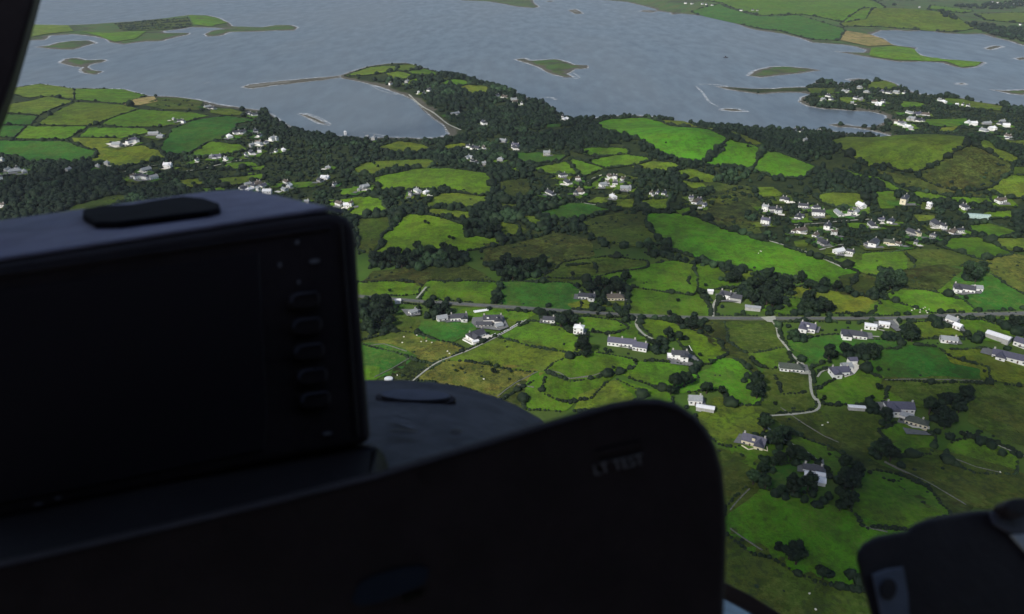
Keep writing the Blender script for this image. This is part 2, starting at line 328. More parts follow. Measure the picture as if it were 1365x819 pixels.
for s, w in [(tt('T3', "965,450 1000,480 1030,530 1090,560"), 3.), (tt('T2', "220,590 270,590 330,610 385,655"), 2.), (tt('T1', "1060,435 1100,430"), 4.),
             (tt('T3', "975,440 1080,440 1150,455"), 3.5), (tt('T3', "330,380 370,410 270,412"), 3.), (tt('T3', "150,515 210,505 240,520"), 4.), (tt('T3', "570,100 605,96"), 5.), (tt('T2', "560,690 600,695 700,712"), 2.),
             (tt('T2', "600,440 640,470 720,490 790,500 840,540 900,590 980,650"), 2.), (tt('T1', "400,130 580,125"), 6.), (tt('T4', "380,268 420,275"), 4.), (tt('T4', "1120,352 1165,328"), 5.), (tt('T4', "340,125 420,150 680,150"), 5.)]:
    a = np.array(s); foam_strip(chaikin(flat(a[:, 0], a[:, 1]), False, 2), w * .3, w)
tag(link('foam', fast_mesh('foam', np.vstack(Vs), [np.vstack(Fs)]), foam_mat()), kind='stuff')

# ------------------------------------------------------------------ fields
FIELDS = [  # tile, class, outline[, flags]   n = no hedge
('T1','L',"55,465 200,440 290,450 380,465 385,520 270,500 150,510 60,490 -100,500 -100,470"),('T1','G',"390,465 640,468 710,488 760,500 640,545 400,520"),
('T1','S',"640,545 700,515 800,505 815,530 720,550",'n'),('T1','O',"830,512 930,512 1050,530 1030,575 860,570 760,550",'n'),('T1','L',"-80,560 40,545 150,530 250,505 375,530 200,600 30,585 -80,590"),
('T1','D',"-80,600 20,598 190,608 160,650 0,650 -80,650"),('T1','L',"200,650 395,535 640,550 715,570 590,610 470,655"),('T1','G',"730,572 1000,590 1080,605 960,635 850,660 640,660 530,650 600,615"),
('T1','D',"-160,660 130,660 70,715 -160,710"),('T1','G',"150,660 450,662 400,690 340,725 90,722"),('T1','G',"470,668 740,672 780,690 640,718 420,712"),
('T1','D',"-160,740 340,738 420,770 490,790 500,820 350,848 150,845 90,815 -160,795"),('T5','Y',"380,135 690,142 560,165 600,190 740,175 820,200 860,240 640,285 470,262 510,215 490,190 400,165"),
('T5','D',"900,90 1000,50 1180,22 1330,40 1220,60 1215,90 1140,140 1080,155 960,215 880,215 840,185 880,130"),('T5','G',"1100,155 1240,170 1290,195 1100,235 960,240"),
('T1','L',"1100,565 1200,570 1290,600 1170,600 1100,590",'n'),('T5','G',"1170,265 1310,260 1350,280 1230,300 1170,285"),('T5','L',"1090,350 1365,322 1365,350 1250,375 1150,385"),
('T5','Y',"920,360 1040,345 1060,375 950,400"),('T5','G',"1040,400 1150,395 1220,400 1050,430"),('T5','O',"250,545 380,490 600,430 660,435 640,470 560,500 370,540"),
('T6','G',"-40,275 45,280 30,300 -40,300",'n'),('T6','G',"-30,320 40,320 20,345 -30,345",'n'),('T6','Y',"640,185 750,152 880,172 915,195 820,210 700,205"),('T6','Y',"940,180 1080,160 1120,175 1000,195"),
('T6','L',"510,300 560,270 620,258 900,248 960,270 900,292 780,290 700,300 600,330 520,320"),('T6','V',"610,345 830,300 1000,296 1200,320 1228,360 1220,420 1170,435 1050,415 900,400 780,415 660,405"),
('T6','G',"205,370 290,365 330,385 210,395",'n'),('T6','G',"450,405 530,395 520,425 450,430",'n'),('T6','V',"320,465 600,440 640,450 680,510 560,545 480,540 520,500 440,470"),
('T6','L',"900,470 960,425 1080,425 1190,440 1200,470 1120,500 960,490 880,495"),('T6','L',"830,515 930,505 1130,520 1120,560 950,540"),
('T6','V',"600,750 690,680 660,640 740,600 770,530 900,540 1090,590 1090,640 1260,660 1270,690 1130,715 1000,735 850,745 700,750"),('T6','L',"1240,560 1365,590 1365,640 1280,640"),
('T6','O',"530,560 680,545 700,590 640,660 600,740 550,720"),('T6','O',"1260,470 1365,480 1365,520 1290,510"),('T6','M',"1280,360 1420,350 1420,450 1290,440",'n'),('T6','G',"1290,300 1365,290 1365,320",'n'),
('T7','B',"435,60 520,38 700,33 780,50 900,85 1100,125 1130,140 1000,255 930,262 850,235 760,195 700,150 480,95"),('T7','Y',"770,42 900,48 990,80 1120,100 1310,170 1290,185 1150,120 960,95 870,80",'n'),
('T7','B',"1140,145 1280,180 1300,200 1250,300 1020,275 1110,205"),('T8','B',"10,205 90,210 290,290 240,315 200,345 60,335 -30,300 20,215"),
('T7','G',"340,205 420,185 600,190 610,215 480,230 420,225"),('T7','G',"390,255 560,225 700,235 730,250 640,275 500,290 440,270"),('T7','L',"640,285 700,262 860,265 880,290 820,310 690,300"),
('T7','G',"120,290 290,258 345,315 330,330 180,320"),('T7','G',"310,240 480,295 390,330 360,310"),('T7','D',"20,215 130,210 290,225 250,255 60,265"),('T7','D',"190,65 260,65 270,75 200,78",'n'),
('T7','O',"430,325 540,315 680,345 620,360 560,335"),('T7','G',"380,375 450,365 460,390 390,400",'n'),('T7','L',"400,470 460,445 510,450 520,475",'n'),('T7','L',"560,458 630,455 630,495 560,495",'n'),
('T7','D',"160,525 300,475 420,478 510,510 380,545 290,562 200,550"),('T7','L',"690,460 820,450 810,500 720,510 680,495"),('T7','G',"870,510 950,495 950,515 890,535"),
('T7','L',"870,310 940,300 1070,340 1040,365 920,345",'n'),('T7','L',"900,360 1000,375 1010,395 950,395",'n'),('T7','O',"1020,460 1130,430 1200,460 1120,480",'n'),('T7','L',"1260,395 1365,395 1365,415 1300,412",'n'),
('T7','K',"920,370 1050,370 1260,390 1260,430 1320,500 1200,560 1020,540 960,520 1040,490 1080,420",'n'),('T7','M',"1030,545 1280,570 1300,640 1200,625 1080,590",'n'),
('T7','B',"725,530 860,535 960,555 1080,605 1240,655 1466,715 1636,775 1686,795 1786,837 1736,925 1696,917 1486,857 1306,822 1250,815 1100,795 1000,765 830,700 840,670 780,640 730,580"),
('T7','L',"30,540 140,545 180,590 150,615 90,580"),('T7','L',"-60,590 0,580 75,610 40,635 -50,640"),('T7','M',"-120,690 0,700 250,640 400,665 420,740 300,790 100,830 -120,800",'n'),
('T7','O',"390,570 600,560 720,600 760,680 600,700 430,640",'n'),('T7','M',"400,560 560,530 680,540 700,600 560,600 420,640",'n'),
('U2','O',"0,155 100,85 300,60 500,75 490,100 160,155"),('U2','G',"180,165 400,130 650,80 740,95 760,190 740,240 620,225 430,195 250,180"),('U2','G',"770,100 870,95 900,150 1040,190 940,205 820,210 770,240 760,190"),('U2','L',"900,105 1040,130 1150,180 1060,200 1000,170",'n'),
('U2','D',"-240,190 110,195 150,240 140,310 100,325 -250,305"),('U2','G',"440,225 560,240 790,270 815,300 810,355 480,350 430,340"),
('U2','G',"1150,265 1330,280 1310,330 1240,345 1140,320"),('U2','Y',"130,300 200,285 210,310 150,325",'n'),('U2','L',"290,255 370,240 400,270 380,300 300,300",'n'),('U2','G',"100,362 350,390 390,420 330,440 200,430"),
('U2','G',"330,450 440,410 490,470 430,480 345,470"),('U2','V',"490,390 600,380 700,430 850,485 905,550 830,600 780,560 720,500 640,460 560,475"),('U2','M',"730,390 940,395 1000,540 1060,650 1100,730 1180,790 1200,830 1100,840 1080,740 990,600 960,580 880,500",'n'),
('U2','O',"950,400 1150,385 1210,510 1040,545 980,500"),('U2','G',"1060,560 1210,530 1245,590 1160,625 1110,600"),('U2','G',"110,685 330,650 430,610 420,590 210,560 90,600 20,645"),('U2','G',"340,650 440,605 640,620 720,630 745,670 640,740 520,690"),
('U2','G',"0,660 100,700 330,670 200,770 100,790 0,750"),('U2','L',"190,790 350,710 480,760 400,800 150,850"),('U2','G',"370,700 520,750 630,770 590,850 470,840 490,770"),
('U2','B',"900,585 980,600 1090,740 1080,810 950,805 940,740 870,720 700,750 690,720 780,680 870,640"),('U2','O',"1150,640 1365,680 1365,800 1220,800 1120,700",'n'),
('U1','M',"240,130 700,100 850,180 500,200 250,160 180,175",'n'),('U1','G',"150,190 380,185 450,205 440,240 330,240 150,255"),('U1','G',"520,185 860,190 830,280 640,285 500,270 480,250"),('U1','O',"1140,120 1365,90 1365,130 1280,160 1160,180"),
('U1','G',"700,330 760,325 930,335 960,345 900,365 780,360 700,355",'n'),('U1','G',"980,340 1050,345 1010,375 940,365",'n'),('U1','L',"920,380 980,385 920,420",'n'),
('U1','D',"440,400 600,400 740,410 730,440 590,500 500,480 430,440",'n'),('U1','P',"150,500 250,480 350,450 470,470 620,520 700,540 560,590 480,585 420,560 330,525"),('U1','O',"150,400 350,360 450,390 420,440 330,460 150,495",'n'),
('U1','D',"140,515 200,510 300,520 430,570 320,640 225,680 140,700",'n'),('U1','K',"350,640 440,590 490,600 480,650 430,690 340,690",'n'),('U1','G',"1050,395 1200,430 1270,480 1290,510 1240,545 1000,490 900,465"),
('U1','L',"880,480 1000,500 1190,545 1240,570 1130,640 1000,630 840,600 690,580 640,575 780,520"),('U1','P',"560,600 780,615 1000,640 1080,650 1020,700 870,780 700,720 460,685 500,650"),('U1','M',"1000,700 1080,760 1040,819 900,790 930,750",'n'),
('U1','G',"1090,655 1200,665 1240,695 1130,740 1030,720"),('U1','G',"1030,735 1110,750 1250,800 1200,840 1040,830"),('U1','L',"1250,575 1320,510 1365,510 1365,570"),
('U3','G',"415,70 560,40 740,28 770,100 590,140 500,110"),('U3','O',"760,25 950,20 1110,60 1080,80 950,95 780,105",'n'),('T8','G',"950,700 1000,665 1130,655 1280,735 1140,765 1080,740"),('T8','G',"1080,590 1180,580 1320,620 1300,645 1180,655 1130,640"),
('T8','L',"1200,665 1460,655 1460,730 1290,720"),('U3','P',"1055,100 1280,45 1365,50 1460,60 1460,270 1365,235 1230,150 1180,115"),('U3','D',"1000,110 1180,130 1240,190 1365,255 1460,290 1460,335 1150,335 1020,270 1150,240 1150,200 1000,190",'n'),
('U3','G',"880,220 960,190 1010,200 980,240 900,240",'n'),('U3','M',"430,160 520,140 620,190 600,220 520,250 430,240",'n'),('U3','M',"760,130 950,100 1010,120 960,170 870,225 730,215",'n'),('U3','G',"690,250 740,220 870,240 1040,290 1110,340 900,330 740,290 690,270"),
('U3','Y',"175,220 260,205 430,240 600,290 540,340 370,335 310,300 190,265"),('U3','G',"570,345 590,300 650,285 800,320 880,350 700,352",'n'),('U3','G',"20,275 170,265 215,285 150,350 30,330",'n'),('U3','L',"790,400 900,400 1000,440 1050,460 800,470"),
('U3','G',"1035,380 1140,390 1350,470 1220,480 1160,475 1050,400"),('U3','G',"1210,370 1460,370 1460,420 1250,400"),('U3','D',"150,500 400,465 470,490 700,500 690,520 520,520 350,560 240,620 180,570"),('U3','G',"-20,540 90,530 130,590 60,600 30,620 -20,600",'n'),
('U3','D',"565,640 590,580 700,520 900,535 980,590 1150,630 1160,690 940,685 680,680"),('U3','Y',"980,548 1180,545 1250,600 1365,625 1460,640 1460,730 1365,710 1170,690 1150,620 1000,600"),
('U3','G',"290,760 500,660 600,680 640,700 600,780 540,800 300,800"),('U3','O',"660,700 940,697 1150,700 1150,720 1110,760 930,819 640,819",'n'),('U3','O',"1170,705 1460,740 1460,1050 1300,1000 1100,900 1130,760",'n'),
('U3','G',"590,785 640,760 700,790 640,800",'n'),('U3','O',"100,680 170,670 200,740 130,760"),('U5','O',"240,210 450,200 640,230 640,300 740,410 620,430 480,380 330,290",'n'),('U5','G',"640,300 740,260 860,330 860,400 730,410"),
('U5','G',"1000,380 1130,340 1290,430 1280,500 1120,500 980,440"),('U5','M',"-20,180 140,170 330,330 500,420 640,500 850,560 1060,680 1000,740 910,700 730,570 560,510 440,440 300,350 100,230",'n'),
('U5','G',"140,310 300,380 420,430 460,480 400,520 320,470 300,430 180,370"),('U5','G',"120,410 160,370 290,430 240,450 130,450",'n'),('U5','D',"50,490 190,475 220,560 240,600 40,580"),
('U5','G',"480,540 560,510 690,530 830,600 930,710 760,780 540,770 490,690"),('U6','B',"195,160 215,95 290,20 340,30 350,45 520,70 700,130 850,180 1000,220 1000,420 710,380 640,360 540,330 470,300 400,260 330,245 220,165"),
('U6','O',"150,150 200,180 320,250 400,300 540,370 700,400 900,440 900,600 150,600",'n'),('U4','L',"130,150 240,60 400,100 430,150 470,215 400,225 300,290 240,270 180,200"),('U4','O',"240,320 350,350 420,400 390,480 385,520 270,640 240,500",'n'),
('U4','G',"310,275 370,250 490,300 470,380 430,400 330,340",'n'),('U4','O',"420,20 690,0 710,60 750,90 680,120 540,130 440,120",'n'),('U5','O',"860,400 1280,500 1400,560 1400,700 1060,670 850,560 700,450",'n'),
('T8','L',"345,160 430,130 640,140 1060,155 1050,180 900,270 800,310 700,300 640,265 560,280 470,230 420,190"),('T8','M',"1060,175 1130,190 1290,270 1300,300 1200,380 1130,405 1000,400 900,380 830,340 900,280"),
('T8','L',"1090,160 1200,195 1330,235 1310,270 1280,260 1150,190",'n'),('T8','L',"1180,400 1290,335 1460,340 1460,440 1260,450"),('T8','O',"1310,290 1460,290 1460,325 1290,330"),
('T8','G',"380,315 450,305 520,330 620,345 720,400 950,440 1180,450 1190,470 1050,472 850,455 740,420 640,400 600,350 480,340"),('T8','M',"600,300 800,350 1000,400 1180,440 950,430 760,390 640,335",'n'),
('T8','L',"280,440 360,420 500,425 550,465 530,490 400,500 330,470"),('T8','L',"-10,395 60,400 115,430 -10,440",'n'),('T8','G',"600,420 690,410 690,500 620,500",'n'),('T8','G',"1080,525 1330,510 1310,545 1180,550 1140,540"),
('T8','G',"450,580 520,580 520,605 470,600",'n'),('T8','L',"250,600 320,595 310,620 260,620",'n'),('T8','L',"180,675 240,670 230,700 180,700",'n'),('T8','L',"800,540 890,540 900,570 830,570",'n'),
('T4','G',"860,625 1060,620 1080,640 1000,660 930,660 860,650",'n'),('T4','Y',"930,672 1020,660 990,682 930,686",'n'),('T4','G',"730,530 830,540 850,555 730,560",'n'),('T4','L',"405,510 480,510 490,535 430,540",'n'),('T4','L',"560,432 640,424 690,440 700,460 640,465 560,460",'n'),
('T4','L',"960,515 1040,520 1290,565 1280,580 1140,570 960,545",'n'),('T4','L',"1180,745 1460,730 1460,790 1280,775",'n'),('T4','O',"240,462 380,462 370,488 260,490",'n'),
('T4','D',"-10,90 180,82 420,150 430,165 400,212 270,208 100,162 0,152 -360,64 -220,22"),('T4','G',"-320,0 0,-5 520,-5 640,40 540,100 430,120 200,75 0,82 -200,18"),('T4','L',"410,127 600,60 740,50 850,70 1110,150 1000,168 800,155 620,138 430,140"),
('T4','S',"430,162 560,182 640,212 685,238 560,243 410,210",'n'),('T4','G',"575,252 690,243 790,258 820,290 940,314 1140,326 1110,346 1040,352 960,320 700,314 565,292",'n'),('T4','L',"1110,75 1460,65 1460,130 1160,105"),('T4','G',"880,30 1100,60 1050,70 870,50"),
('T2','L',"470,398 600,352 740,345 730,370 640,385 560,395"),('T2','L',"745,342 815,337 860,355 800,375 740,370"),('T2','G',"800,380 880,360 960,385 940,400 830,395"),('T2','L',"680,385 740,375 800,390 810,410 720,415"),
('T2','G',"970,430 1060,415 1140,435 1060,450 990,445"),('T2','Y',"1060,460 1120,445 1200,450 1240,480 1140,492 1090,480"),('T2','G',"800,425 845,410 845,435",'n'),('T1','G',"985,85 1070,84 1130,97 1180,122 1100,140 1010,130",'n'),('T1','K',"600,125 850,105 975,95 1000,135 930,150 780,160 640,160",'n'),('T1','G',"420,165 560,175 760,165 700,205 600,220 520,190",'n'),('T1','L',"160,130 350,135 380,165 230,180 160,195",'n')]
CNAME = {'B': 'bright green', 'G': 'mid green', 'D': 'deep green', 'V': 'vivid yellow green', 'Y': 'yellowish', 'L': 'light olive green', 'O': 'dull olive', 'M': 'brown moorland', 'S': 'straw coloured', 'P': 'pale rough', 'K': 'dark scrubby'}
fields = []
def field_sheet(name, P2, lift, m):
    d = np.linalg.norm(P2.mean(0)); step = max(5., d / 110)
    B = edge_split(P2, step); lo, hi = B.min(0), B.max(0); gs = max(9., d / 70)
    gx, gy = np.meshgrid(np.arange(lo[0], hi[0], gs), np.arange(lo[1], hi[1], gs)); G = np.column_stack([gx.ravel(), gy.ravel()])
    if len(G): G = G[inside(G, B)]
    if len(G): G = G[seg_dist(G, B, np.roll(B, -1, 0)) > step * .5]
    pts = [Vector(p) for p in B] + [Vector(p) for p in G]; n = len(B)
    vs, _, fs, *_r = delaunay_2d_cdt(pts, [], [list(range(n))], 1, 1e-4)
    V = np.array([(v[0], v[1]) for v in vs]); z = hgt(V) + lift + d * .0004
    if not fs: return None, B
    me = fast_mesh(name, np.column_stack([V, z]), [np.array([f for f in fs if len(f) == 3])])
    nz = np.zeros(len(me.polygons) * 3); me.polygons.foreach_get('normal', nz)
    if nz[2::3].mean() < 0: me.flip_normals()
    smooth(me); return link(name, me, m), B
for i, fd in enumerate(FIELDS):
    t, c, s = fd[:3]; fl = fd[3] if len(fd) > 3 else ''
    px = np.array(tt(t, s)); P2, _ = at(px); dd = np.linalg.norm(P2.mean(0)); P2 = corners(grow(P2, 2.2 if px[:, 1].mean() < 330 else 5.0), 2.)
    o, B = field_sheet('field', P2, .25 + .012 * (i % 30), GM[c][i % 3])
    if o: tag(o, kind='structure')
    fields.append(dict(px=px, c=c, B=B, fl=fl, ctr=B.mean(0), pc=px.mean(0)))

# pastures of the ground that the cockpit covers from here
gk = 0
for gy_ in range(6):
    for gx_ in range(7):
        cx_, cy_ = -330 + gx_ * 66 + (gy_ % 2) * 25, 205 + gy_ * 72
        q_, r_ = pix(np.array([[cx_, cy_, 5.]]))
        if q_[0] > 440 + max(0, r_[0] - 560) * 1.5 or r_[0] < 330: continue
        P2 = np.array([[cx_ - 31, cy_ - 33], [cx_ + 30, cy_ - 35], [cx_ + 32, cy_ + 33], [cx_ - 29, cy_ + 35]]) + RNG.uniform(-5, 5, (4, 2)); gk += 1
        o, B = field_sheet('field', P2, .25 + .01 * gk, GM['GLGOBY'[gk % 6]][gk % 3])
        if o: tag(o, kind='structure')
        qx, qy = pix(np.column_stack([P2, np.full(4, 4.)])); fields.append(dict(px=np.column_stack([qx, qy]), c='G', B=B, fl='n', ctr=B.mean(0), pc=np.array([qx.mean(), qy.mean()])))

# ------------------------------------------------------------------ roads, lanes, yards
road_pts = []
def road(name, px, w, m, label, lift=.9, kind='structure'):
    P, _ = at(px); P = resample(chaikin(P, False, 2), 4.0); road_pts.append((P, w)); o = ribbon(name, P, w, lift, m, .22 if name == 'lane' else .04); return tag(o, label, kind=kind)
main_road = pp("330,382 430,392 485,397 512,399 555,403 604,406 663,410 722,414 781,418 833,421 895,424 950,425.5 1000,426 1050,426 1110,426 1192,426 1238,423 1297,421 1365,420 1480,417")
road('verge', main_road, 8.0, M_VERGE, 'grass verge strip beside the main road', .8); road('road', main_road, 4.8, M_ROAD, 'grey main road crossing the fields', 1.0)

LANES = [('U1',"1020,380 960,420 830,490 700,550 560,600 490,650 430,700",3.2),('U2',"470,368 455,410 500,460 545,482",5.5),('U2',"860,370 860,300 880,272",4),
 ('U3',"40,370 80,420 85,470 120,510 170,580 250,640 255,740 265,780 300,819",4.2),('U5',"265,115 290,130 305,165 290,190 220,205 100,215 10,220 0,240 20,275 45,292",4),('U4',"560,262 605,285 680,325 740,370 765,400 785,460",2.8),
 ('U3',"200,655 250,655",4),('U3',"290,680 310,650 350,640",3),('U3',"520,465 612,470",4.5),('U3',"690,380 720,440",6),('U2',"720,575 770,590 795,612",3),('T5',"640,315 720,295 870,270",5),('T5',"830,325 900,320 1060,295 1160,270 1260,250",5),
 ('T8',"-60,645 0,660 100,690 250,735 330,770 440,819",5),('T8',"170,590 310,580 400,570 560,560",5),('T8',"300,720 420,690 560,690 740,660",5),('T7',"400,385 420,350 500,320 560,315",6),('T7',"250,430 330,460 400,480 500,490",4),('U1',"450,270 500,210",4),
 ('T2',"800,495 870,560 930,590 1000,650 1070,680",7),('U5',"1040,300 1200,360 1365,430",2.5),('U3',"560,400 600,430 640,440",4),('U3',"1000,380 1030,420",5),('T8',"330,585 420,620 520,650 640,640",4)]
for t, s, w in LANES: road('lane', tt(t, s), w * .47, M_LANE, 'pale narrow lane between fields and houses')
WOB = 0.15
YARDS = [('U1',"690,480 800,455 850,468 800,500 745,510",M_YARD),('U1',"560,365 640,358 720,370 715,392 560,392",M_YARDG),('U1',"740,372 900,362 930,420 880,440 760,425 735,400",M_YARDG),('U3',"430,620 455,600 515,625 480,668 430,685",M_YARD),('U3',"995,205 1140,210 1145,245 1040,255 990,235",M_YARDG),
 ('U3',"580,395 680,385 735,440 700,445 660,415 600,430",M_YARDG),('U4',"1185,180 1240,165 1320,200 1320,215 1230,205",M_YARD),('U4',"1180,205 1300,225 1330,245 1200,240",M_YARDG),('U4',"770,370 785,465 700,500 640,500 700,400",M_YARDG),('U2',"625,560 740,545 790,600 740,625 640,615",M_YARDG),
 ('U2',"870,250 1000,240 1010,290 880,290",M_YARDG),('U3',"-5,372 70,365 75,400 30,395",M_LANE),('T5',"550,170 650,150 720,160 690,180 600,190",M_YARD),('U3',"195,655 245,650 250,670 200,668",M_LANE),('U1',"370,330 470,330 470,360 400,365",M_YARDG),('U3',"1010,370 1060,450 1030,440 970,400",M_YARDG)]
for i, (t, s, m) in enumerate(YARDS):
    P2, _ = at(tt(t, s)); o, B = field_sheet('yard', P2, 1.25 + .02 * i, m)
    if o: tag(o, kind='structure')
# ------------------------------------------------------------------ houses
M_WALL = {'w': simple('white_render', (.80, .80, .77), .8, .2, var=.12, scale=.6), 'c': simple('cream_render', (.72, .66, .48), .8, .2, var=.12, scale=.6), 'g': simple('grey_render', (.42, .42, .40), .8, .2, var=.25, scale=.6)}
M_ROOF = {'s': simple('slate_roof', (.060, .063, .075), .55, .4, var=.35, scale=1.2, bmp=.3), 'p': simple('blue_slate_roof', (.095, .095, .135), .55, .4, var=.25, scale=1.2, bmp=.3), 'b': simple('brown_tile_roof', (.125, .105, .085), .7, .3, var=.3, scale=1.2, bmp=.3),
          'g': simple('grey_sheet_roof', (.30, .32, .33), .5, .4, var=.2, scale=.8), 'w': simple('white_sheet_roof', (.74, .75, .76), .45, .4, var=.1, scale=.8), 'e': simple('mossy_slate_roof', (.085, .100, .080), .7, .3, var=.35, scale=1.2, bmp=.3)}
M_GLASS = simple('window_glass', (.03, .04, .05), .15, .6); M_DOOR = simple('door_paint', (.10, .05, .04), .5, .4); M_CHIM = simple('chimney_render', (.50, .48, .44), .8, .2, var=.3, scale=2.)
WCOL = {'w': 'white', 'c': 'cream', 'g': 'grey'}; RCOL = {'s': 'dark slate', 'p': 'bluish slate', 'b': 'brown', 'g': 'grey', 'w': 'white', 'e': 'mossy'}
mesh_cache = {}
def cached(key, fn, m):
    if key not in mesh_cache:
        bm = bmesh.new(); fn(bm); me = bpy.data.meshes.new(key[0]); bm.to_mesh(me); bm.free(); me.materials.append(m); mesh_cache[key] = me
    return mesh_cache[key]
def wall_block(bm, x0, x1, y0, y1, h, rh, axis='x', hip=False):     # walls with gables
    b = [(x0, y0), (x1, y0), (x1, y1), (x0, y1)]; lo = [bm.verts.new((*p, -1.5)) for p in b]; hi = [bm.verts.new((*p, h)) for p in b]
    for i in range(4): bm.faces.new((lo[i], lo[(i + 1) % 4], hi[(i + 1) % 4], hi[i]))
    if not hip and rh > 0:
        if axis == 'x':
            ym = (y0 + y1) / 2; a = bm.verts.new((x0, ym, h + rh)); c = bm.verts.new((x1, ym, h + rh)); bm.faces.new((hi[3], hi[0], a)); bm.faces.new((hi[1], hi[2], c))
        else:
            xm = (x0 + x1) / 2; a = bm.verts.new((xm, y0, h + rh)); c = bm.verts.new((xm, y1, h + rh)); bm.faces.new((hi[0], hi[1], a)); bm.faces.new((hi[2], hi[3], c))
    else: bm.faces.new(hi)
def roof_block(bm, x0, x1, y0, y1, h, rh, axis='x', hip=False, o=.35, th=.16):
    h = h + .05
    if axis == 'y': W, D = (y0, y1), (x0, x1)
    else: W, D = (x0, x1), (y0, y1)
    P = (lambda a, b, z: (a, b, z)) if axis == 'x' else (lambda a, b, z: (b, a, z))
    a0, a1, b0, b1 = W[0] - o, W[1] + o, D[0] - o, D[1] + o; bmid = (D[0] + D[1]) / 2; sl_ = rh / max(.1, (D[1] - D[0]) / 2); ez = h - o * sl_
    ins = min((a1 - a0) * .42, (b1 - b0) / 2) if hip else 0
    for z in (0, th):
        pass
    v = [bm.verts.new(P(*q)) for q in [(a0, b0, ez), (a1, b0, ez), (a1, b1, ez), (a0, b1, ez), (a0 + ins, bmid, h + rh), (a1 - ins, bmid, h + rh),
                                       (a0, b0, ez + th), (a1, b0, ez + th), (a1, b1, ez + th), (a0, b1, ez + th), (a0 + ins, bmid, h + rh + th * 1.2), (a1 - ins, bmid, h + rh + th * 1.2)]]
    for f in ((6, 7, 11, 10), (8, 9, 10, 11), (0, 4, 5, 1), (2, 5, 4, 3), (0, 1, 7, 6), (2, 3, 9, 8), (1, 2, 8, 7), (3, 0, 6, 9)) + (((7, 8, 11), (9, 6, 10)) if hip else ((7, 8, 11), (9, 6, 10))):
        try: bm.faces.new([v[i] for i in f])
        except ValueError: pass
    bmesh.ops.recalc_face_normals(bm, faces=bm.faces)
house_pts = []; HOUSES = []
def house(name, px, W, D, H=2.6, rh=None, wc='w', rc='s', rot=0., chim=2, wins=3, wing=0, hip=False, label=None, cat='house', group=None, detail=True, dorm=0, door=True):
    P, z = at([px]); x, y = P[0]; rz = math.radians(rot) - math.atan2(x, y) * .6; rh = rh if rh is not None else D * .33
    H = H * 1.2; root = empty(name, (x, y, float(z[0]) + .5), rz); house_pts.append((x, y, max(W, D) / 2))
    bm = bmesh.new(); wall_block(bm, -W / 2, W / 2, -D / 2, D / 2, H, rh, 'x', hip)
    wd = D * .75
    if wing: wall_block(bm, wing * W * .28 - wd / 2, wing * W * .28 + wd / 2, -D / 2 - D * .38, -D * .1, H - .01, rh * .82, 'y')
    for k in range(dorm):
        xx = -W / 2 + W * (k + .5) / dorm; box(bm, (xx, -D * .27, H + rh * .55), (1.9, D * .28, rh * .62))
    bmesh.ops.recalc_face_normals(bm, faces=bm.faces); bm_obj('wall', bm, M_WALL[wc], root)
    bm = bmesh.new(); roof_block(bm, -W / 2, W / 2, -D / 2, D / 2, H, rh, 'x', hip)
    if wing: roof_block(bm, wing * W * .28 - wd / 2, wing * W * .28 + wd / 2, -D / 2 - D * .38, D * .05, H - .02, rh * .82, 'y')
    for k in range(dorm):
        xx = -W / 2 + W * (k + .5) / dorm; box(bm, (xx, -D * .27, H + rh * .92), (2.4, D * .34, .18))
    roof = bm_obj('roof', bm, M_ROOF[rc], root)
    def chb(bm): box(bm, (0, 0, .4), (1.0, .65, 1.7)); box(bm, (0, 0, 1.32), (1.2, .85, .16)); box(bm, (-.25, 0, 1.55), (.26, .26, .35)); box(bm, (.25, 0, 1.55), (.26, .26, .35))
    for k in range(chim):
        c = link('chimney', cached(('chimney',), chb, M_CHIM), None, roof); s = W / 2 - .9 - (D * .35 if hip else 0)
        c.location = ([-s, s, 0][k] if chim > 1 else s * .9, 0, H + rh)
    if detail and wins:
        def wb(bm): box(bm, (0, 0, 0), (1.35, .10, 1.15))
        ww = cached(('window',), wb, M_GLASS); small_w = group is not None
        n = wins; dx = W / (n + (1 if door else 0)); k = 0
        for i in range(n + (1 if door else 0)):
            xx = -W / 2 + dx * (i + .5)
            inw = wing and abs(xx - wing * W * .28) < wd / 2 + .3
            if door and i == n // 2 + (1 if wing < 0 else 0) and not inw:
                def db(bm): box(bm, (0, 0, 1.05), (1.0, .12, 2.1))
                dd = link('door', cached(('door',), db, M_DOOR), None, root); dd.location = (xx, -D / 2 - .02, 0); continue
            for st in range(1 if H < 4 else 2):
                q = link('window', ww, None, root); q.location = (wing * W * .28 if inw else xx, -D / 2 - (.38 * D if inw else 0) - .02, 1.5 + 2.6 * st); q.scale = (.72, 1, .8) if small_w else (1, 1, 1)
        for s in (-1, 1):
            q = link('window', ww, None, root); q.location = (s * (W / 2 + .02), 0, 1.5 if H < 4 else 4.1); q.rotation_euler = (0, 0, math.pi / 2)
    if label: tag(root, label, cat, group)
    HOUSES.append((root, label, px)); return root
U = lambda t, x, y: tt(t, '%g,%g' % (x, y))[0]
house('house', U('U1', 670, 378), 14.5, 7, 2.8, wc='w', rc='s', rot=6, dorm=0, wing=1, wins=4, label='white slate roofed house, second from west in the farm group by the main road')
house('outhouse', U('U1', 583, 380), 8.5, 6, 2.3, wc='w', rc='g', rot=18, chim=0, wins=1, label='low pale gable building at the road end of the slate roofed farm row', cat='outbuilding')
house('house', U('U1', 845, 388), 16, 8, 3.0, wc='w', rc='s', rot=2, wins=4, wing=1, label='wide slate roofed house at the centre of the roadside farm group', dorm=2)
house('outhouse', U('U1', 800, 412), 13, 5, 2.2, wc='g', rc='s', rot=0, chim=0, wins=3, label='low dark slate outbuilding in front of the wide farmhouse', cat='outbuilding')
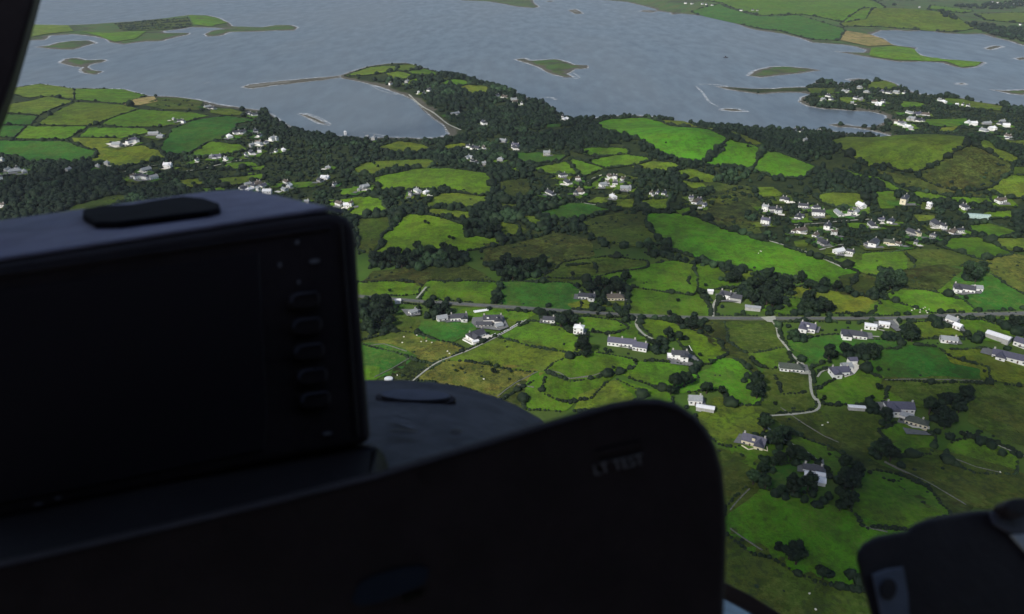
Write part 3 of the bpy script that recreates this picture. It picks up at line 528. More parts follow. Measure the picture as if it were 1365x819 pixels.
house('garage', U('U1', 878, 420), 6, 5, 2.3, wc='g', rc='g', rot=25, chim=0, wins=0, label='small grey garage beside the pale lane of the farm group', cat='garage')
house('bungalow', U('U1', 758, 470), 14, 9, 2.8, 3.0, wc='w', rc='s', rot=38, wins=3, wing=-1, label='white gabled bungalow on a bright paved yard beside the long pale lane')
house('shed', U('U1', 755, 502), 5, 3, 2.0, .6, wc='w', rc='w', rot=25, chim=0, wins=0, label='small white shed in front of the white gabled bungalow', cat='shed')
house('cottage', U('U1', 1138, 388), 10, 6, 2.4, wc='w', rc='s', rot=-4, chim=1, wins=2, label='low white cottage half hidden under dark trees south of the main road')
house('house', U('U1', 1293, 445), 8, 6.5, 4.6, 1.8, wc='w', rc='w', rot=-12, chim=1, wins=2, hip=True, label='narrow two storey white house standing alone on a slope among green fields')
house('house', U('U2', 203, 268), 15, 6.5, 2.6, wc='w', rc='s', rot=-3, wins=4, wing=1, label='white cottage with slate roof and end gable directly north of the main road')
house('bungalow', U('U2', 352, 272), 15, 8, 2.5, wc='c', rc='b', rot=4, wins=4, hip=True, label='brown roofed bungalow ringed by dark trees north of the main road')
house('cottage', U('U1', 432, 350), 7, 5, 2.6, wc='w', rc='g', rot=30, chim=1, wins=1, label='small white gabled cottage between dark bushes beside the display unit edge')
house('shed', U('U1', 353, 289), 5, 3.5, 2, wc='w', rc='w', rot=10, chim=0, wins=0, label='tiny white shed right beside the main road', cat='shed')
house('house', U('U2', 385, 508), 22, 8, 2.7, 2.6, wc='w', rc='p', rot=-8, wins=6, chim=3, dorm=0, label='long white terrace cottage with blue grey slate roof and three chimneys')
house('house', U('U2', 480, 530), 11, 8, 2.7, 2.6, wc='w', rc='p', rot=-12, wins=3, chim=1, label='short slate roofed house joined to the end of the long terrace cottage')
house('house', U('U2', 683, 582), 12, 7.5, 4.4, 2.0, wc='w', rc='s', rot=0, wins=3, wing=1, label='two storey white house with grey yard next to a thin white ramp wall')
house('garage', U('U2', 640, 578), 5, 4, 2.3, wc='w', rc='w', rot=0, chim=0, wins=0, label='white garage at the side of the two storey house with the grey yard', cat='garage')
house('house', U('U2', 925, 268), 10, 7, 4.2, 2.2, wc='w', rc='s', rot=-25, wins=2, wing=-1, label='white double gabled house at the head of the short lane off the main road')
house('barn', U('U2', 975, 278), 11, 7, 3.0, wc='g', rc='s', rot=-15, chim=0, wins=0, label='dark slate barn joined to the side of the double gabled house', cat='barn')
house('shed', U('U2', 845, 240), 5, 3, 2.2, wc='w', rc='w', rot=0, chim=0, wins=0, label='small white shed at the top of the short lane off the main road', cat='shed')
house('shed', U('U2', 1065, 325), 13, 5, 2.3, .9, wc='g', rc='g', rot=-5, chim=0, wins=0, label='low grey shed under trees just north of the main road', cat='shed')
house('house', U('U2', 765, 808), 9, 7, 2.8, wc='w', rc='g', rot=4, chim=1, wins=2, label='pale grey roofed house by the two big round trees in the green field')
house('barn', U('U4', 155, 108), 12, 4.5, 2.3, .9, wc='g', rc='w', rot=-8, chim=0, wins=0, label='long low barn with white roof in front of the pale grey roofed house', cat='barn')
house('house', U('U3', 240, 432), 12, 8.5, 3.0, 3.0, wc='w', rc='p', rot=-14, wins=3, wing=-1, dorm=1, label='white house with blue slate roof at the top of the winding lane')
house('bungalow', U('U3', 478, 466), 19, 9, 2.6, 2.4, wc='w', rc='s', rot=-2, wins=5, hip=True, chim=1, wing=-1, label='white hipped bungalow with slate roof and pale drive south of the main road')
house('outhouse', U('U3', 565, 422), 9, 6, 2.5, .8, wc='w', rc='w', rot=-5, chim=0, wins=2, label='white flat roofed building just south of the main road layby, nearer the hipped bungalow', cat='outbuilding')
house('outhouse', U('U3', 635, 412), 8, 5.5, 2.5, .8, wc='w', rc='w', rot=-5, chim=0, wins=2, label='white flat roofed building beside the grey layby of the main road', cat='outbuilding')
house('house', U('U3', 990, 392), 9, 6, 2.7, wc='w', rc='g', rot=-35, chim=1, wins=1, label='grey roofed house wedged behind the black trees by the main road')
house('outhouse', U('U3', 1018, 424), 6, 5, 2.5, wc='w', rc='w', rot=-35, chim=0, wins=1, label='white outhouse below the grey roofed house by the main road', cat='outbuilding')
house('cottage', U('U3', 970, 492), 12, 6, 2.3, wc='w', rc='g', rot=5, chim=1, wins=3, label='pale low cottage sunk among bushes above the deep green field')
house('barn', U('U3', 1228, 480), 17, 8, 3.0, 1.4, wc='g', rc='w', rot=-28, chim=0, wins=0, label='long white roofed barn at the edge of the fields by dark trees', cat='barn')
house('house', U('U3', 1350, 512), 10, 8, 3.0, wc='w', rc='p', rot=-25, chim=1, wins=2, label='purple slate house behind the long gabled bungalow near the edge of the view')
house('bungalow', U('U3', 1300, 588), 27, 8.5, 2.7, 2.8, wc='w', rc='p', rot=-12, wins=6, wing=-1, label='long white bungalow with slate roof and gabled end above the yellowish field')
house('house', U('U3', 1050, 228), 17, 8, 2.8, wc='w', rc='s', rot=-6, wins=4, wing=-1, label='white house with slate roof on a grey yard inside a round green enclosure')
house('garage', U('U3', 1115, 226), 9, 6, 2.5, wc='w', rc='g', rot=12, chim=0, wins=1, label='pale garage beside the slate house in the round green enclosure', cat='garage')
house('bungalow', U('U3', 152, 638), 17, 9, 2.4, 2.4, wc='w', rc='e', rot=2, wins=5, hip=True, chim=1, label='mossy hipped bungalow framed by a clipped green hedge beside the winding lane')
house('house', U('U3', 400, 660), 13, 8, 3.0, wc='w', rc='p', rot=20, wins=3, wing=-1, label='white house with slate roof beside a large cream paved yard')
house('garage', U('U3', 438, 636), 7, 6, 3.0, wc='w', rc='g', rot=20, chim=0, wins=1, label='white garage at the corner of the large cream paved yard', cat='garage')
house('garage', U('U3', 470, 602), 6, 5, 2.5, wc='w', rc='p', rot=20, chim=0, wins=0, label='small blue roofed garage at the back of the cream paved yard', cat='garage')
house('shed', U('U4', 940, 106), 11, 3.2, 2.2, .5, wc='g', rc='w', rot=8, chim=0, wins=0, label='thin white roofed shed on the grass west of the big purple slate bungalow', cat='shed')
house('bungalow', U('U4', 1160, 105), 18, 9.5, 2.8, 3.0, wc='w', rc='p', rot=14, wins=4, wing=-1, label='big bungalow with purple slate roof and white gable on the open hillside', dorm=0)
house('bungalow', U('U4', 1252, 182), 14, 7, 2.5, wc='c', rc='e', rot=-14, wins=4, hip=True, chim=1, label='cream bungalow with grey roof and pale terrace below the big purple slate bungalow')
house('garage', U('U4', 1200, 152), 8, 5.5, 2.4, wc='w', rc='g', rot=-20, chim=0, wins=0, label='pale garage between the purple slate bungalow and the cream bungalow', cat='garage')
house('cottage', U('U4', 407, 285), 14.5, 7.5, 2.9, 3.2, wc='c', rc='p', rot=-16, wins=3, wing=1, dorm=1, label='steep slate roofed cottage with cream yard walls beside round dark trees')
house('farmhouse', U('U4', 712, 428), 11, 6, 2.5, wc='w', rc='s', rot=-4, wins=4, label='slate roofed farmhouse behind white roofed sheds in a dark tree belt')
house('shed', U('U4', 694, 455), 5, 4.5, 1.9, .8, wc='w', rc='w', rot=-4, chim=0, wins=0, label='square white shed at the west side of the tree belt farmyard', cat='shed')
house('shed', U('U4', 752, 458), 5, 3.6, 1.9, .8, wc='w', rc='w', rot=-4, chim=0, wins=0, label='small white shed at the east side of the tree belt farmyard', cat='shed')
house('shed', U('U4', 738, 486), 8.5, 5.5, 2.0, .9, wc='w', rc='w', rot=-4, chim=0, wins=0, label='largest white roofed shed at the front of the tree belt farmyard', cat='shed')
# villages, hamlets and lone far houses: (x, y, width in the tile)[wall roof]
CL = [('in the upper row of the village', 'T8', "118,462,55 215,497,60 282,508,45 515,497,65ww 490,528,45 740,475,90ch 870,498,25ww 1050,503,50 1240,470,60"),
 ('in the middle row of the village', 'T8', "20,512,40 60,515,55 85,530,40 190,553,65ws 293,540,75 400,535,85wg 20,583,55wp 460,530,30 575,600,70 620,572,35 670,580,50ws"),
 ('in the lower row of the village', 'T8', "170,628,40 205,628,65 280,650,45 340,610,55 320,690,65gs 375,645,25 400,735,65ww 460,738,45 545,700,30gs 580,700,75ws 660,688,60ce 710,698,35"),
 ('at the eastern end of the village', 'T8', "785,640,75gs 810,648,35c 905,600,70gs 940,612,40 890,655,35gs 985,632,60 1030,625,40 800,690,30gs"),
 ('in the hamlet under the hill field', 'T7', "275,338,55 352,355,35 300,374,60 210,430,80 365,420,65 340,430,35g 518,345,45 545,352,30 588,357,35 483,388,50 505,378,25 545,380,35 600,405,70gg 535,450,62ww"),
 ('in the scrub beyond the hamlet', 'T7', "735,430,30 765,428,25 800,430,40 940,455,25 965,475,70 1010,495,30 985,462,30g"),
 ('on the wooded shore slope', 'T3', "30,540,40 60,550,20 28,772,50 190,812,45gg 285,628,40ww 272,612,20"),
 ('along the wooded back of the peninsula', 'T2', "705,442,30 790,432,40gg 850,490,15ww 905,478,40 880,492,25 1190,652,55 1260,505,30 1300,512,50 1345,525,40 1040,600,80gg"),
 ('among the trees behind the bay head', 'T2', "470,703,20ww 585,722,30 620,732,40gg 1150,780,70 1110,772,30 1350,778,50 1290,742,50gg 1190,778,30"),
 ('in the woods behind the vivid green field', 'T6', "1105,245,50 1130,262,35 1275,256,40gg 1150,272,30 1190,282,25gg"),
 ('among the trees of the bay shore', 'T6', "20,172,50 60,168,30 95,150,50 150,206,35ww 25,212,25 110,212,20"),
 ('in the cluster behind the display unit', 'T6', "20,382,60 45,392,40 165,372,50 180,392,40ww 155,412,45 65,430,60ww 365,350,65ww 340,366,45g 380,297,35gg 415,384,15 270,475,30gg"),
 ('around the green paddock behind the display unit', 'T6', "440,488,60 480,495,50ww 500,492,35 570,400,60gg 545,412,30gg 845,420,60 890,428,40ww 810,440,30g"),
 ('among the far western pastures', 'T5', "935,52,30 955,60,25 800,120,60gg 835,132,45gg 700,158,45 670,166,30 610,178,55gg 905,45,18gg"),
 ('beside the western shore road', 'T5', "1195,135,65ww 1230,115,40 1260,112,45 1330,105,40 1350,130,30 1345,165,40 1310,180,30gg 1310,220,50 1280,228,25 1130,240,50 1175,250,30 1100,238,30gg 1025,255,20"),
 ('in the western tree belt by the road', 'T5', "760,308,60gg 875,292,55ww 725,348,60 760,352,45 800,350,50 690,342,25 560,280,30gg 510,288,25gg 360,315,30gg"),
 ('in the large western wood', 'T5', "80,315,70gg 130,320,40gg 10,255,25 5,355,20 40,308,30gg 15,492,30 90,300,25"),
 ('at the corner of the display unit top', 'T5', "1270,405,60 1300,412,50ww 1335,380,60 1320,395,40 1290,385,40gg 1345,415,30"),
 ('on the western shore', 'T1', "1080,565,40c 1110,572,45 1300,598,40 1325,606,35"),
 ('at the tip of the wooded point', 'T4', "320,528,40gg 345,508,45 360,525,35 430,485,60 445,480,25 510,465,45gg 545,488,45gg 490,520,40 515,525,30gg"),
 ('in the middle of the wooded point', 'T4', "585,540,40 610,552,60ww 630,538,30 625,485,45 660,492,45 700,490,50gg 740,492,30 470,545,25gg"),
 ('along the outer shore of the point', 'T4', "925,530,35 945,540,45ww 1015,555,25ww 1045,553,20 1072,560,25"),
 ('at the neck of the wooded point', 'T4', "770,595,50 810,602,50 850,604,40 780,632,40gg 820,635,40 735,655,45 760,668,50ww 720,655,30 775,678,25gg 700,648,25"),
 ('in the settlement behind the olive hill', 'T4', "1070,645,50ww 1100,656,45ww 1155,688,45 1195,682,35ww 1170,650,50gg 1235,650,45 1270,662,50ww 1250,640,30gg 1280,718,35 1275,728,20 1340,790,20"),
 ('along the inlet shore', 'T4', "170,688,35 210,692,35 225,745,25gg 300,690,25gg"),
 ('on the far shore hills', 'T4', "1200,14,30 1225,18,30 1262,22,45 1340,30,30 1305,28,25gg 820,42,14gg 1345,132,20 555,2,25 525,-1,20"),
 ('on the distant green shore', 'T3', "912,20,25 945,23,30 1000,24,25 1020,26,25 1050,31,25 1200,58,28 1260,58,20 1285,60,20 575,-2,12")]
ORD = ['first', 'second', 'third', 'fourth', 'fifth', 'sixth', 'seventh', 'eighth', 'ninth', 'tenth', 'eleventh', 'twelfth', 'thirteenth', 'fourteenth', 'fifteenth']
CLP = []
for name, t, s in CL:
    L = []
    for q in s.split():
        a = q.split(','); wd = a[2]; n = ''.join(ch for ch in wd if ch.isdigit()); c = wd[len(n):]; p = U(t, float(a[0]), float(a[1]))
        hp = 'h' in c; c = c.replace('h', ''); L.append((p, float(n) / 3.9, (c[0] if c else 'w'), (c[1] if len(c) > 1 else random.choice('sssspgb')), hp))
    L.sort(key=lambda q: q[0][0])
    for i, (p, wp, wc, rc, hp) in enumerate(L):
        P, z = at([p]); dist = math.hypot(P[0][0], P[0][1], CH - z[0]); W = min(max(wp * .76 * dist / F, 5.5), 18 if not hp else 24); D = min(W * .66, random.uniform(6, 8.5))
        W = W * (.72 if dist > 1700 else 1); W = min(W, 11) if (wc + rc) == 'ww' else W; D = min(D, W * .75)
        CLP.append((P[0], W, name))
        rot = random.choice([random.uniform(-35, 35), random.uniform(-80, -35), random.uniform(30, 75)]); H = random.choice([2.6, 2.8, 3.2, 4.6]) if dist < 1700 else 3.6
        house('house', p, W, D, H if not hp else 6.5, D * .34, wc, rc, rot, chim=random.choice([1, 2]) if wc != 'g' else 1, wins=3 if W > 10 else 2, wing=random.choice([0, 0, -1, 1]) if W > 10 else 0, hip=hp or random.random() < .2,
              label='%s house, %s roof, %s from west %s' % (WCOL[wc], RCOL[rc], ORD[i], name), group='houses ' + name, detail=dist < 1250)
for k, h_ in enumerate(HOUSES):
    if h_[0].name.split('.')[0] in ('shed', 'garage', 'barn', 'outhouse'): continue
    c = np.array(h_[0].location.xy); a = h_[0].rotation_euler.z; u, v = np.array([math.cos(a), math.sin(a)]), np.array([-math.sin(a), math.cos(a)]); W = house_pts[k][2] * 2
    if len(house_pts) and k < 48:
        g = c + v * 2 + u * random.choice([-1, 1]) * W * .35; o, B = field_sheet('yard', np.array([g - u * W * .45 - v * 7.5, g + u * W * .42 - v * 6, g + u * W * .4 + v * 5.5, g - u * W * .4 + v * 5]), 1.0 + .01 * k, M_YARDG)
        if o: tag(o, kind='structure')
# lawns and drives of the village plots
for k, (c, W, nm) in enumerate(CLP):
    a = random.uniform(-.5, .3); u, v = np.array([math.cos(a), math.sin(a)]), np.array([-math.sin(a), math.cos(a)]); dd = np.linalg.norm(c)
    if dd > 2300: continue
    g = c + v * random.uniform(-9, 3) + u * random.uniform(-4, 4); L1, L2 = W * random.uniform(.9, 1.4), random.uniform(8, 13)
    if shore(np.array([g]))[0][0] < 25: continue
    o, B = field_sheet('lawn', np.array([g - u * L1 - v * L2, g + u * L1 - v * L2, g + u * L1 + v * L2, g - u * L1 + v * L2]), .9 + .01 * (k % 20), GM[random.choice('GLGOD')][k % 3])
    if o: tag(o, kind='structure')
    g = c - v * random.uniform(5, 8) + u * random.uniform(-5, 5); o, B = field_sheet('yard', np.array([g - u * W * .5 - v * 3, g + u * W * .5 - v * 3.5, g + u * W * .55 + v * 3, g - u * W * .5 + v * 3]), 1.3 + .01 * (k % 20), M_YARDG if k % 3 else M_YARD)
    if o: tag(o, kind='structure')
# polytunnel, glasshouse, tanks, white ramp wall, shed
def thing_mesh(name, label, cat, px, fn, m, rot=0, group=None, dz=.4, child=None):
    P, z = at([px]); bm = bmesh.new(); fn(bm); o = bm_obj(name, bm, m); o.location = (P[0][0], P[0][1], float(z[0]) + dz); o.rotation_euler = (0, 0, math.radians(rot)); return tag(o, label, cat, group)
def tunnel(L, R):
    def f(bm):
        n = 9; rows = []
        for x in (-L / 2, L / 2):
            rows.append([bm.verts.new((x, R * math.cos(a), R * .9 * math.sin(a))) for a in np.linspace(0, math.pi, n)])
        for k in range(n - 1): bm.faces.new((rows[0][k], rows[0][k + 1], rows[1][k + 1], rows[1][k]))
        bm.faces.new(rows[0]); bm.faces.new(rows[1][::-1])
        for x in np.linspace(-L / 2, L / 2, 9):
            for a in np.linspace(.15, math.pi - .15, 7): box(bm, (x, R * 1.01 * math.cos(a), R * .91 * math.sin(a)), (.12, .35, .35))
    return f
M_PLAS = simple('white_plastic', (.78, .80, .80), .4, .4, var=.1, scale=.5); M_GRN = simple('glasshouse_glass', (.38, .50, .46), .25, .6, var=.3, scale=.8)
thing_mesh('polytunnel', 'long white polytunnel on the grass between the main road and the farm group', 'polytunnel', U('U1', 785, 334), tunnel(13, 1.6), M_PLAS, 18)
thing_mesh('glasshouse', 'long pale green glasshouse at the edge of the village gardens', 'glasshouse', U('T8', 1120, 548), tunnel(27, 5), M_GRN, -14)
def dome(R, h):
    def f(bm):
        n = 20; prof = [(R, -.5), (R, h), (R * .9, h * 1.15), (R * .6, h * 1.32), (R * .2, h * 1.42)]; rings = [[bm.verts.new((r * math.cos(2 * math.pi * k / n), r * math.sin(2 * math.pi * k / n), zz)) for k in range(n)] for r, zz in prof]
        for a, b in zip(rings, rings[1:]):
            for k in range(n): bm.faces.new((a[k], a[(k + 1) % n], b[(k + 1) % n], b[k]))
        bm.faces.new(rings[-1])
    return f
thing_mesh('silage_tank', 'larger round white tank beside the tree belt farmyard', 'tank', U('U4', 657, 494), dome(1.5, 1.7), M_PLAS)
thing_mesh('silage_tank', 'smaller round white tank beside the tree belt farmyard', 'tank', U('U4', 678, 498), dome(1.1, 1.2), M_PLAS)
thing_mesh('water_tank', 'round pale water tank just above the grey glare shield', 'tank', U('U1', 305, 692), dome(3.2, 1.4), M_PLAS)
def wall_line(name, t, s, w, h, m, label, cat='wall', group=None):
    P, _ = at(tt(t, s)); P = resample(P, 3.0); n = len(P); bm = bmesh.new(); zz = hgt(P); T = np.gradient(P, axis=0); T /= np.linalg.norm(T, axis=1)[:, None]; Nn = np.column_stack([-T[:, 1], T[:, 0]])
    prev = None
    for i in range(n):
        hh = h * random.uniform(.75, 1.1); ww = w / 2
        r = [bm.verts.new((P[i][0] + Nn[i][0] * q * ww, P[i][1] + Nn[i][1] * q * ww, zz[i] + e)) for q, e in ((1, -.3), (.8, hh), (-.8, hh), (-1, -.3))]
        if prev:
            for k in range(3): bm.faces.new((prev[k], prev[k + 1], r[k + 1], r[k]))
        else: bm.faces.new(r)
        prev = r
    bm.faces.new(prev[::-1]); bmesh.ops.recalc_face_normals(bm, faces=bm.faces); o = bm_obj(name, bm, m); wall_pts.append(P); return tag(o, label, cat, group)
wall_pts = []
wall_line('garden_wall', 'U2', "735,515 750,545 765,570", .5, 1.4, M_WALL['w'], 'thin white ramp wall beside the two storey house')
wall_line('garden_wall', 'U1', "1000,388 940,425 870,462", .6, 1.6, M_WALL['w'], 'bright white wall along the pale farm lane')
wall_line('garden_wall', 'U4', "345,295 385,320 420,305 480,325 475,300", .6, 1.4, M_WALL['c'], 'cream yard wall in front of the steep slate roofed cottage')
wall_line('garden_wall', 'U1', "690,482 740,508 860,452", .6, 1.2, M_WALL['w'], 'white wall round the bright paved yard of the gabled bungalow')
SW = [('U5', "100,175 200,245 320,320 400,355", 'upper stretch of the drystone wall down the brown moor strip'), ('U5', "640,455 760,515 860,560 960,620 1060,680", 'lower stretch of the drystone wall down the brown moor strip'), ('U4', "385,520 330,575 285,630", 'short drystone wall dividing two fields beside the panel'),
      ('U6', "215,165 270,205 340,250", 'drystone wall at the corner of the brightest big field'), ('U1', "430,570 330,630 230,680", 'drystone wall beside the deep green field behind the display unit'), ('U1', "1080,650 960,710 870,780", 'drystone wall descending between the pale rough and green fields'),
      ('U1', "200,515 280,505 400,545", 'low drystone wall curving over the pale rough field'), ('U1', "975,718 1060,732", 'short drystone wall at the brown field corner'), ('U5', "1000,440 1120,485 1240,512", 'drystone wall across the dim hillside pasture'), ('U2', "0,645 60,655 110,688 240,670 330,640", 'low wall winding between the two middle green fields'),
      ('U3', "640,692 860,690 1150,700", 'long field wall under the deep green field'), ('U1', "1130,640 1230,690 1365,675", 'low wall crossing the green fields by the stream'), ('U6', "720,150 770,165 830,178", 'short drystone wall beneath the round meadow')]
for t, s, l in SW: wall_line('stone_wall', t, s, .9, 1.1, M_STONE, l)
# clipped hedge round the mossy bungalow, sheep, buoy
M_SHEEP = simple('fleece', (.70, .68, .60), .95, .1, var=.15, scale=6)
def sheep_mesh():
    me = bpy.data.meshes.new('sheep'); b = bmesh.new()
    J = [((0, 0, .62), .36), ((.42, 0, .64), .33), ((-.42, 0, .62), .32), ((.68, 0, .82), .16), ((.92, 0, .84), .11), ((.38, .2, .3), .1), ((.38, .2, 0), .06), ((.38, -.2, .3), .1), ((.38, -.2, 0), .06), ((-.38, .2, .3), .1), ((-.38, .2, 0), .06), ((-.38, -.2, .3), .1), ((-.38, -.2, 0), .06)]
    E = [(0, 1), (0, 2), (1, 3), (3, 4), (1, 5), (5, 6), (1, 7), (7, 8), (2, 9), (9, 10), (2, 11), (11, 12)]
    lay = b.verts.layers.skin.new(); vs = [b.verts.new(p) for p, r in J]; [b.edges.new((vs[i], vs[j])) for i, j in E]
    for v, (p, r) in zip(vs, J): v[lay].radius = (r, r); 
    vs[0][lay].use_root = True
    b.to_mesh(me); b.free(); o = bpy.data.objects.new('sheep_base', me); COL.objects.link(o); o.modifiers.new('s', 'SKIN'); sb = o.modifiers.new('d', 'SUBSURF'); sb.levels = sb.render_levels = 1
    dg = bpy.context.evaluated_depsgraph_get(); m2 = bpy.data.meshes.new_from_object(o.evaluated_get(dg)); bpy.data.objects.remove(o); m2.name = 'sheep'; m2.materials.clear(); m2.materials.append(M_SHEEP); return m2
SM = sheep_mesh()
for t, s, l, g in [('U1', "385,470 375,500 475,495 530,500 500,492 622,557 452,462", 'white sheep grazing on the pale rough field next to the display unit', 'sheep on the pale rough field'), ('U1', "800,690 350,670 610,545", 'white sheep standing beside dark bushes in front of the glare shield', 'sheep near the dark bushes'),
                   ('U4', "763,189 793,175", 'white sheep on the olive ground beside the winding lane', 'sheep beside the winding lane'), ('U5', "1240,513", 'lone white sheep below the wall on the dim hillside', None), ('U6', "525,420 548,482", 'white sheep on the olive pasture in front of the instrument box', 'sheep by the instrument box'),
                   ('U3', "795,325 812,318 825,330 840,322 855,335 870,328 780,332 850,318 862,345 822,342", 'sheep of the small flock north of the main road', 'flock of sheep north of the main road'), ('T7', "1300,725", 'white sheep on the broad bright green slope', 'sheep on the broad bright green slope'), ('U2', "1110,25 1095,35", 'white sheep low on the broad green slope', 'sheep low on the broad green slope')]:
    for p in tt(t, s):
        P, z = at([p]); o = link('sheep', SM, None); o.location = (P[0][0], P[0][1], float(z[0]) + .35); o.rotation_euler = (0, 0, random.uniform(0, 6.3)); o.scale = (1.05,) * 3; tag(o, l, 'sheep', g)
def boat(bm):
    v = [bm.verts.new(p) for p in [(-4, -1.2, .9), (3, -1.3, 1.0), (5.5, 0, 1.3), (3, 1.3, 1.0), (-4, 1.2, .9), (-4, -.8, -.4), (3, -.8, -.4), (4.5, 0, -.3), (3, .8, -.4), (-4, .8, -.4)]]
    for k in range(5): bm.faces.new((v[k], v[(k + 1) % 5], v[5 + (k + 1) % 5], v[5 + k]))
    bm.faces.new(v[5:]); bm.faces.new(v[:5][::-1]); box(bm, (0, 0, 1.8), (2.6, 1.8, 1.8)); box(bm, (0, 0, 2.8), (3.0, 2.1, .15)); box(bm, (-1, 0, 3.6), (.12, .12, 2))
bpx = flat(967, 77); bm = bmesh.new(); boat(bm); o = bm_obj('boat', bm, simple('boat_paint', (.06, .06, .07), .5, .3)); o.location = (bpx[0], bpx[1], .2); o.scale = (1.4,) * 3; tag(o, 'tiny dark boat alone on the open water', 'boat')
# ------------------------------------------------------------------ vegetation
def ico(sub):
    bm = bmesh.new(); bmesh.ops.create_icosphere(bm, subdivisions=sub, radius=1); V = np.array([v.co[:] for v in bm.verts]); Fc = np.array([[v.index for v in f.verts] for f in bm.faces]); bm.free(); return V, Fc
ICO = {k: ico(k) for k in (1, 2, 3)}
def lump(sub, amp, seed, squash=.85):
    V, Fc = ICO[sub]; r = np.array([1 + amp * (mnoise.noise(Vector(v * 1.7) + Vector((seed * 3.1, 0, 0))) * 1.3 + .7 * mnoise.noise(Vector(v * 4.1) + Vector((0, seed * 2.3, 0)))) for v in V])
    W = V * r[:, None]; W[:, 2] *= squash; W[:, 2] = np.maximum(W[:, 2], -.62); return W, Fc
def leaf_quads(centers, normals, size):
    n = len(centers); a = RNG.normal(size=(n, 3)); u = np.cross(a, normals); u /= np.linalg.norm(u, axis=1)[:, None] + 1e-9; v = np.cross(normals, u) + .5 * RNG.normal(size=(n, 3)); v /= np.linalg.norm(v, axis=1)[:, None] + 1e-9
    s = size * RNG.uniform(.6, 1.3, (n, 1)); V = np.stack([centers - u * s, centers - v * s * .7, centers + u * s, centers + v * s * .7], 1).reshape(-1, 3); return V, np.arange(4 * n).reshape(-1, 4)
class Soup:
    def __init__(s): s.V = []; s.T = []; s.Q = []; s.n = 0
    def add(s, V, T=None, Q=None):
        if T is not None: s.T.append(T + s.n)
        if Q is not None: s.Q.append(Q + s.n)
        s.V.append(V); s.n += len(V)
    def many(s, V, Fc, P, R, rz, sq=None):       # copies of one shape at P (n,3), radius R, turned rz
        n = len(P)
        if not n: return
        c, si = np.cos(rz)[:, None], np.sin(rz)[:, None]; x, y, z = V[:, 0][None], V[:, 1][None], V[:, 2][None]; sq = np.ones(n) if sq is None else sq
        W = np.stack([(x * c - y * si) * R[:, None], (x * si + y * c) * R[:, None], z * (R * sq)[:, None]], -1) + P[:, None, :]
        idx = Fc[None] + (np.arange(n) * len(V))[:, None, None]; (s.T if Fc.shape[1] == 3 else s.Q).append(idx.reshape(-1, Fc.shape[1]) + s.n); s.V.append(W.reshape(-1, 3)); s.n += n * len(V)
    def mesh(s, name):
        fs = ([np.vstack(s.T)] if s.T else []) + ([np.vstack(s.Q)] if s.Q else []); return fast_mesh(name, np.vstack(s.V), fs)
def crown_mesh(seed, dense=True):               # unit crown: radius about 1, centre at the origin
    s = Soup(); rr = random.Random(seed); tall = rr.uniform(.75, 1.15)
    lobes = [((0, 0, 0), .62)]
    for k in range(15 if dense else 7):
        a = rr.uniform(0, 6.28); e = rr.uniform(-.45, 1.25); q = rr.uniform(.42, .72); lobes.append(((q * math.cos(a) * math.cos(e), q * math.sin(a) * math.cos(e), q * math.sin(e) * tall), rr.uniform(.22, .42)))
    for k, (c, r) in enumerate(lobes):
        V, Fc = lump(2 if dense else 1, .30, seed * 7 + k, .85); s.add(V * r * .88 + np.array(c), T=Fc)
        n = int((150 if dense else 24) * (r / .4) ** 2); d = RNG.normal(size=(n, 3)); d /= np.linalg.norm(d, axis=1)[:, None]; C = np.array(c) + d * r * RNG.uniform(.82, 1.16, (n, 1)) * np.array([1, 1, .9])
        LV, LQ = leaf_quads(C, d, .075 if dense else .12); s.add(LV, Q=LQ)
    return s.mesh('crown')
CROWN = [crown_mesh(i) for i in range(7)]
for c in CROWN: c.materials.append(M_LEAF)
def trunk_mesh(seed):
    rr = random.Random(seed); bm = bmesh.new()
    def limb(a, b, r0, r1):
        a, b = Vector(a), Vector(b); q = (b - a).to_track_quat('Z', 'Y').to_matrix().to_4x4(); bmesh.ops.create_cone(bm, cap_ends=True, segments=7, radius1=r0, radius2=r1, depth=(b - a).length, matrix=Matrix.Translation((a + b) / 2) @ q)
    limb((0, 0, -1.4), (0, 0, -.1), .11, .07)
    for k in range(5):
        a = k * 1.26 + rr.uniform(0, .5); limb((0, 0, -.75 + .1 * k), (.5 * math.cos(a), .5 * math.sin(a), .05 + .1 * k), .05, .02)
    me = bpy.data.meshes.new('trunk'); bm.to_mesh(me); bm.free(); me.materials.append(M_BARK); return me
TRUNK = [trunk_mesh(i) for i in range(3)]

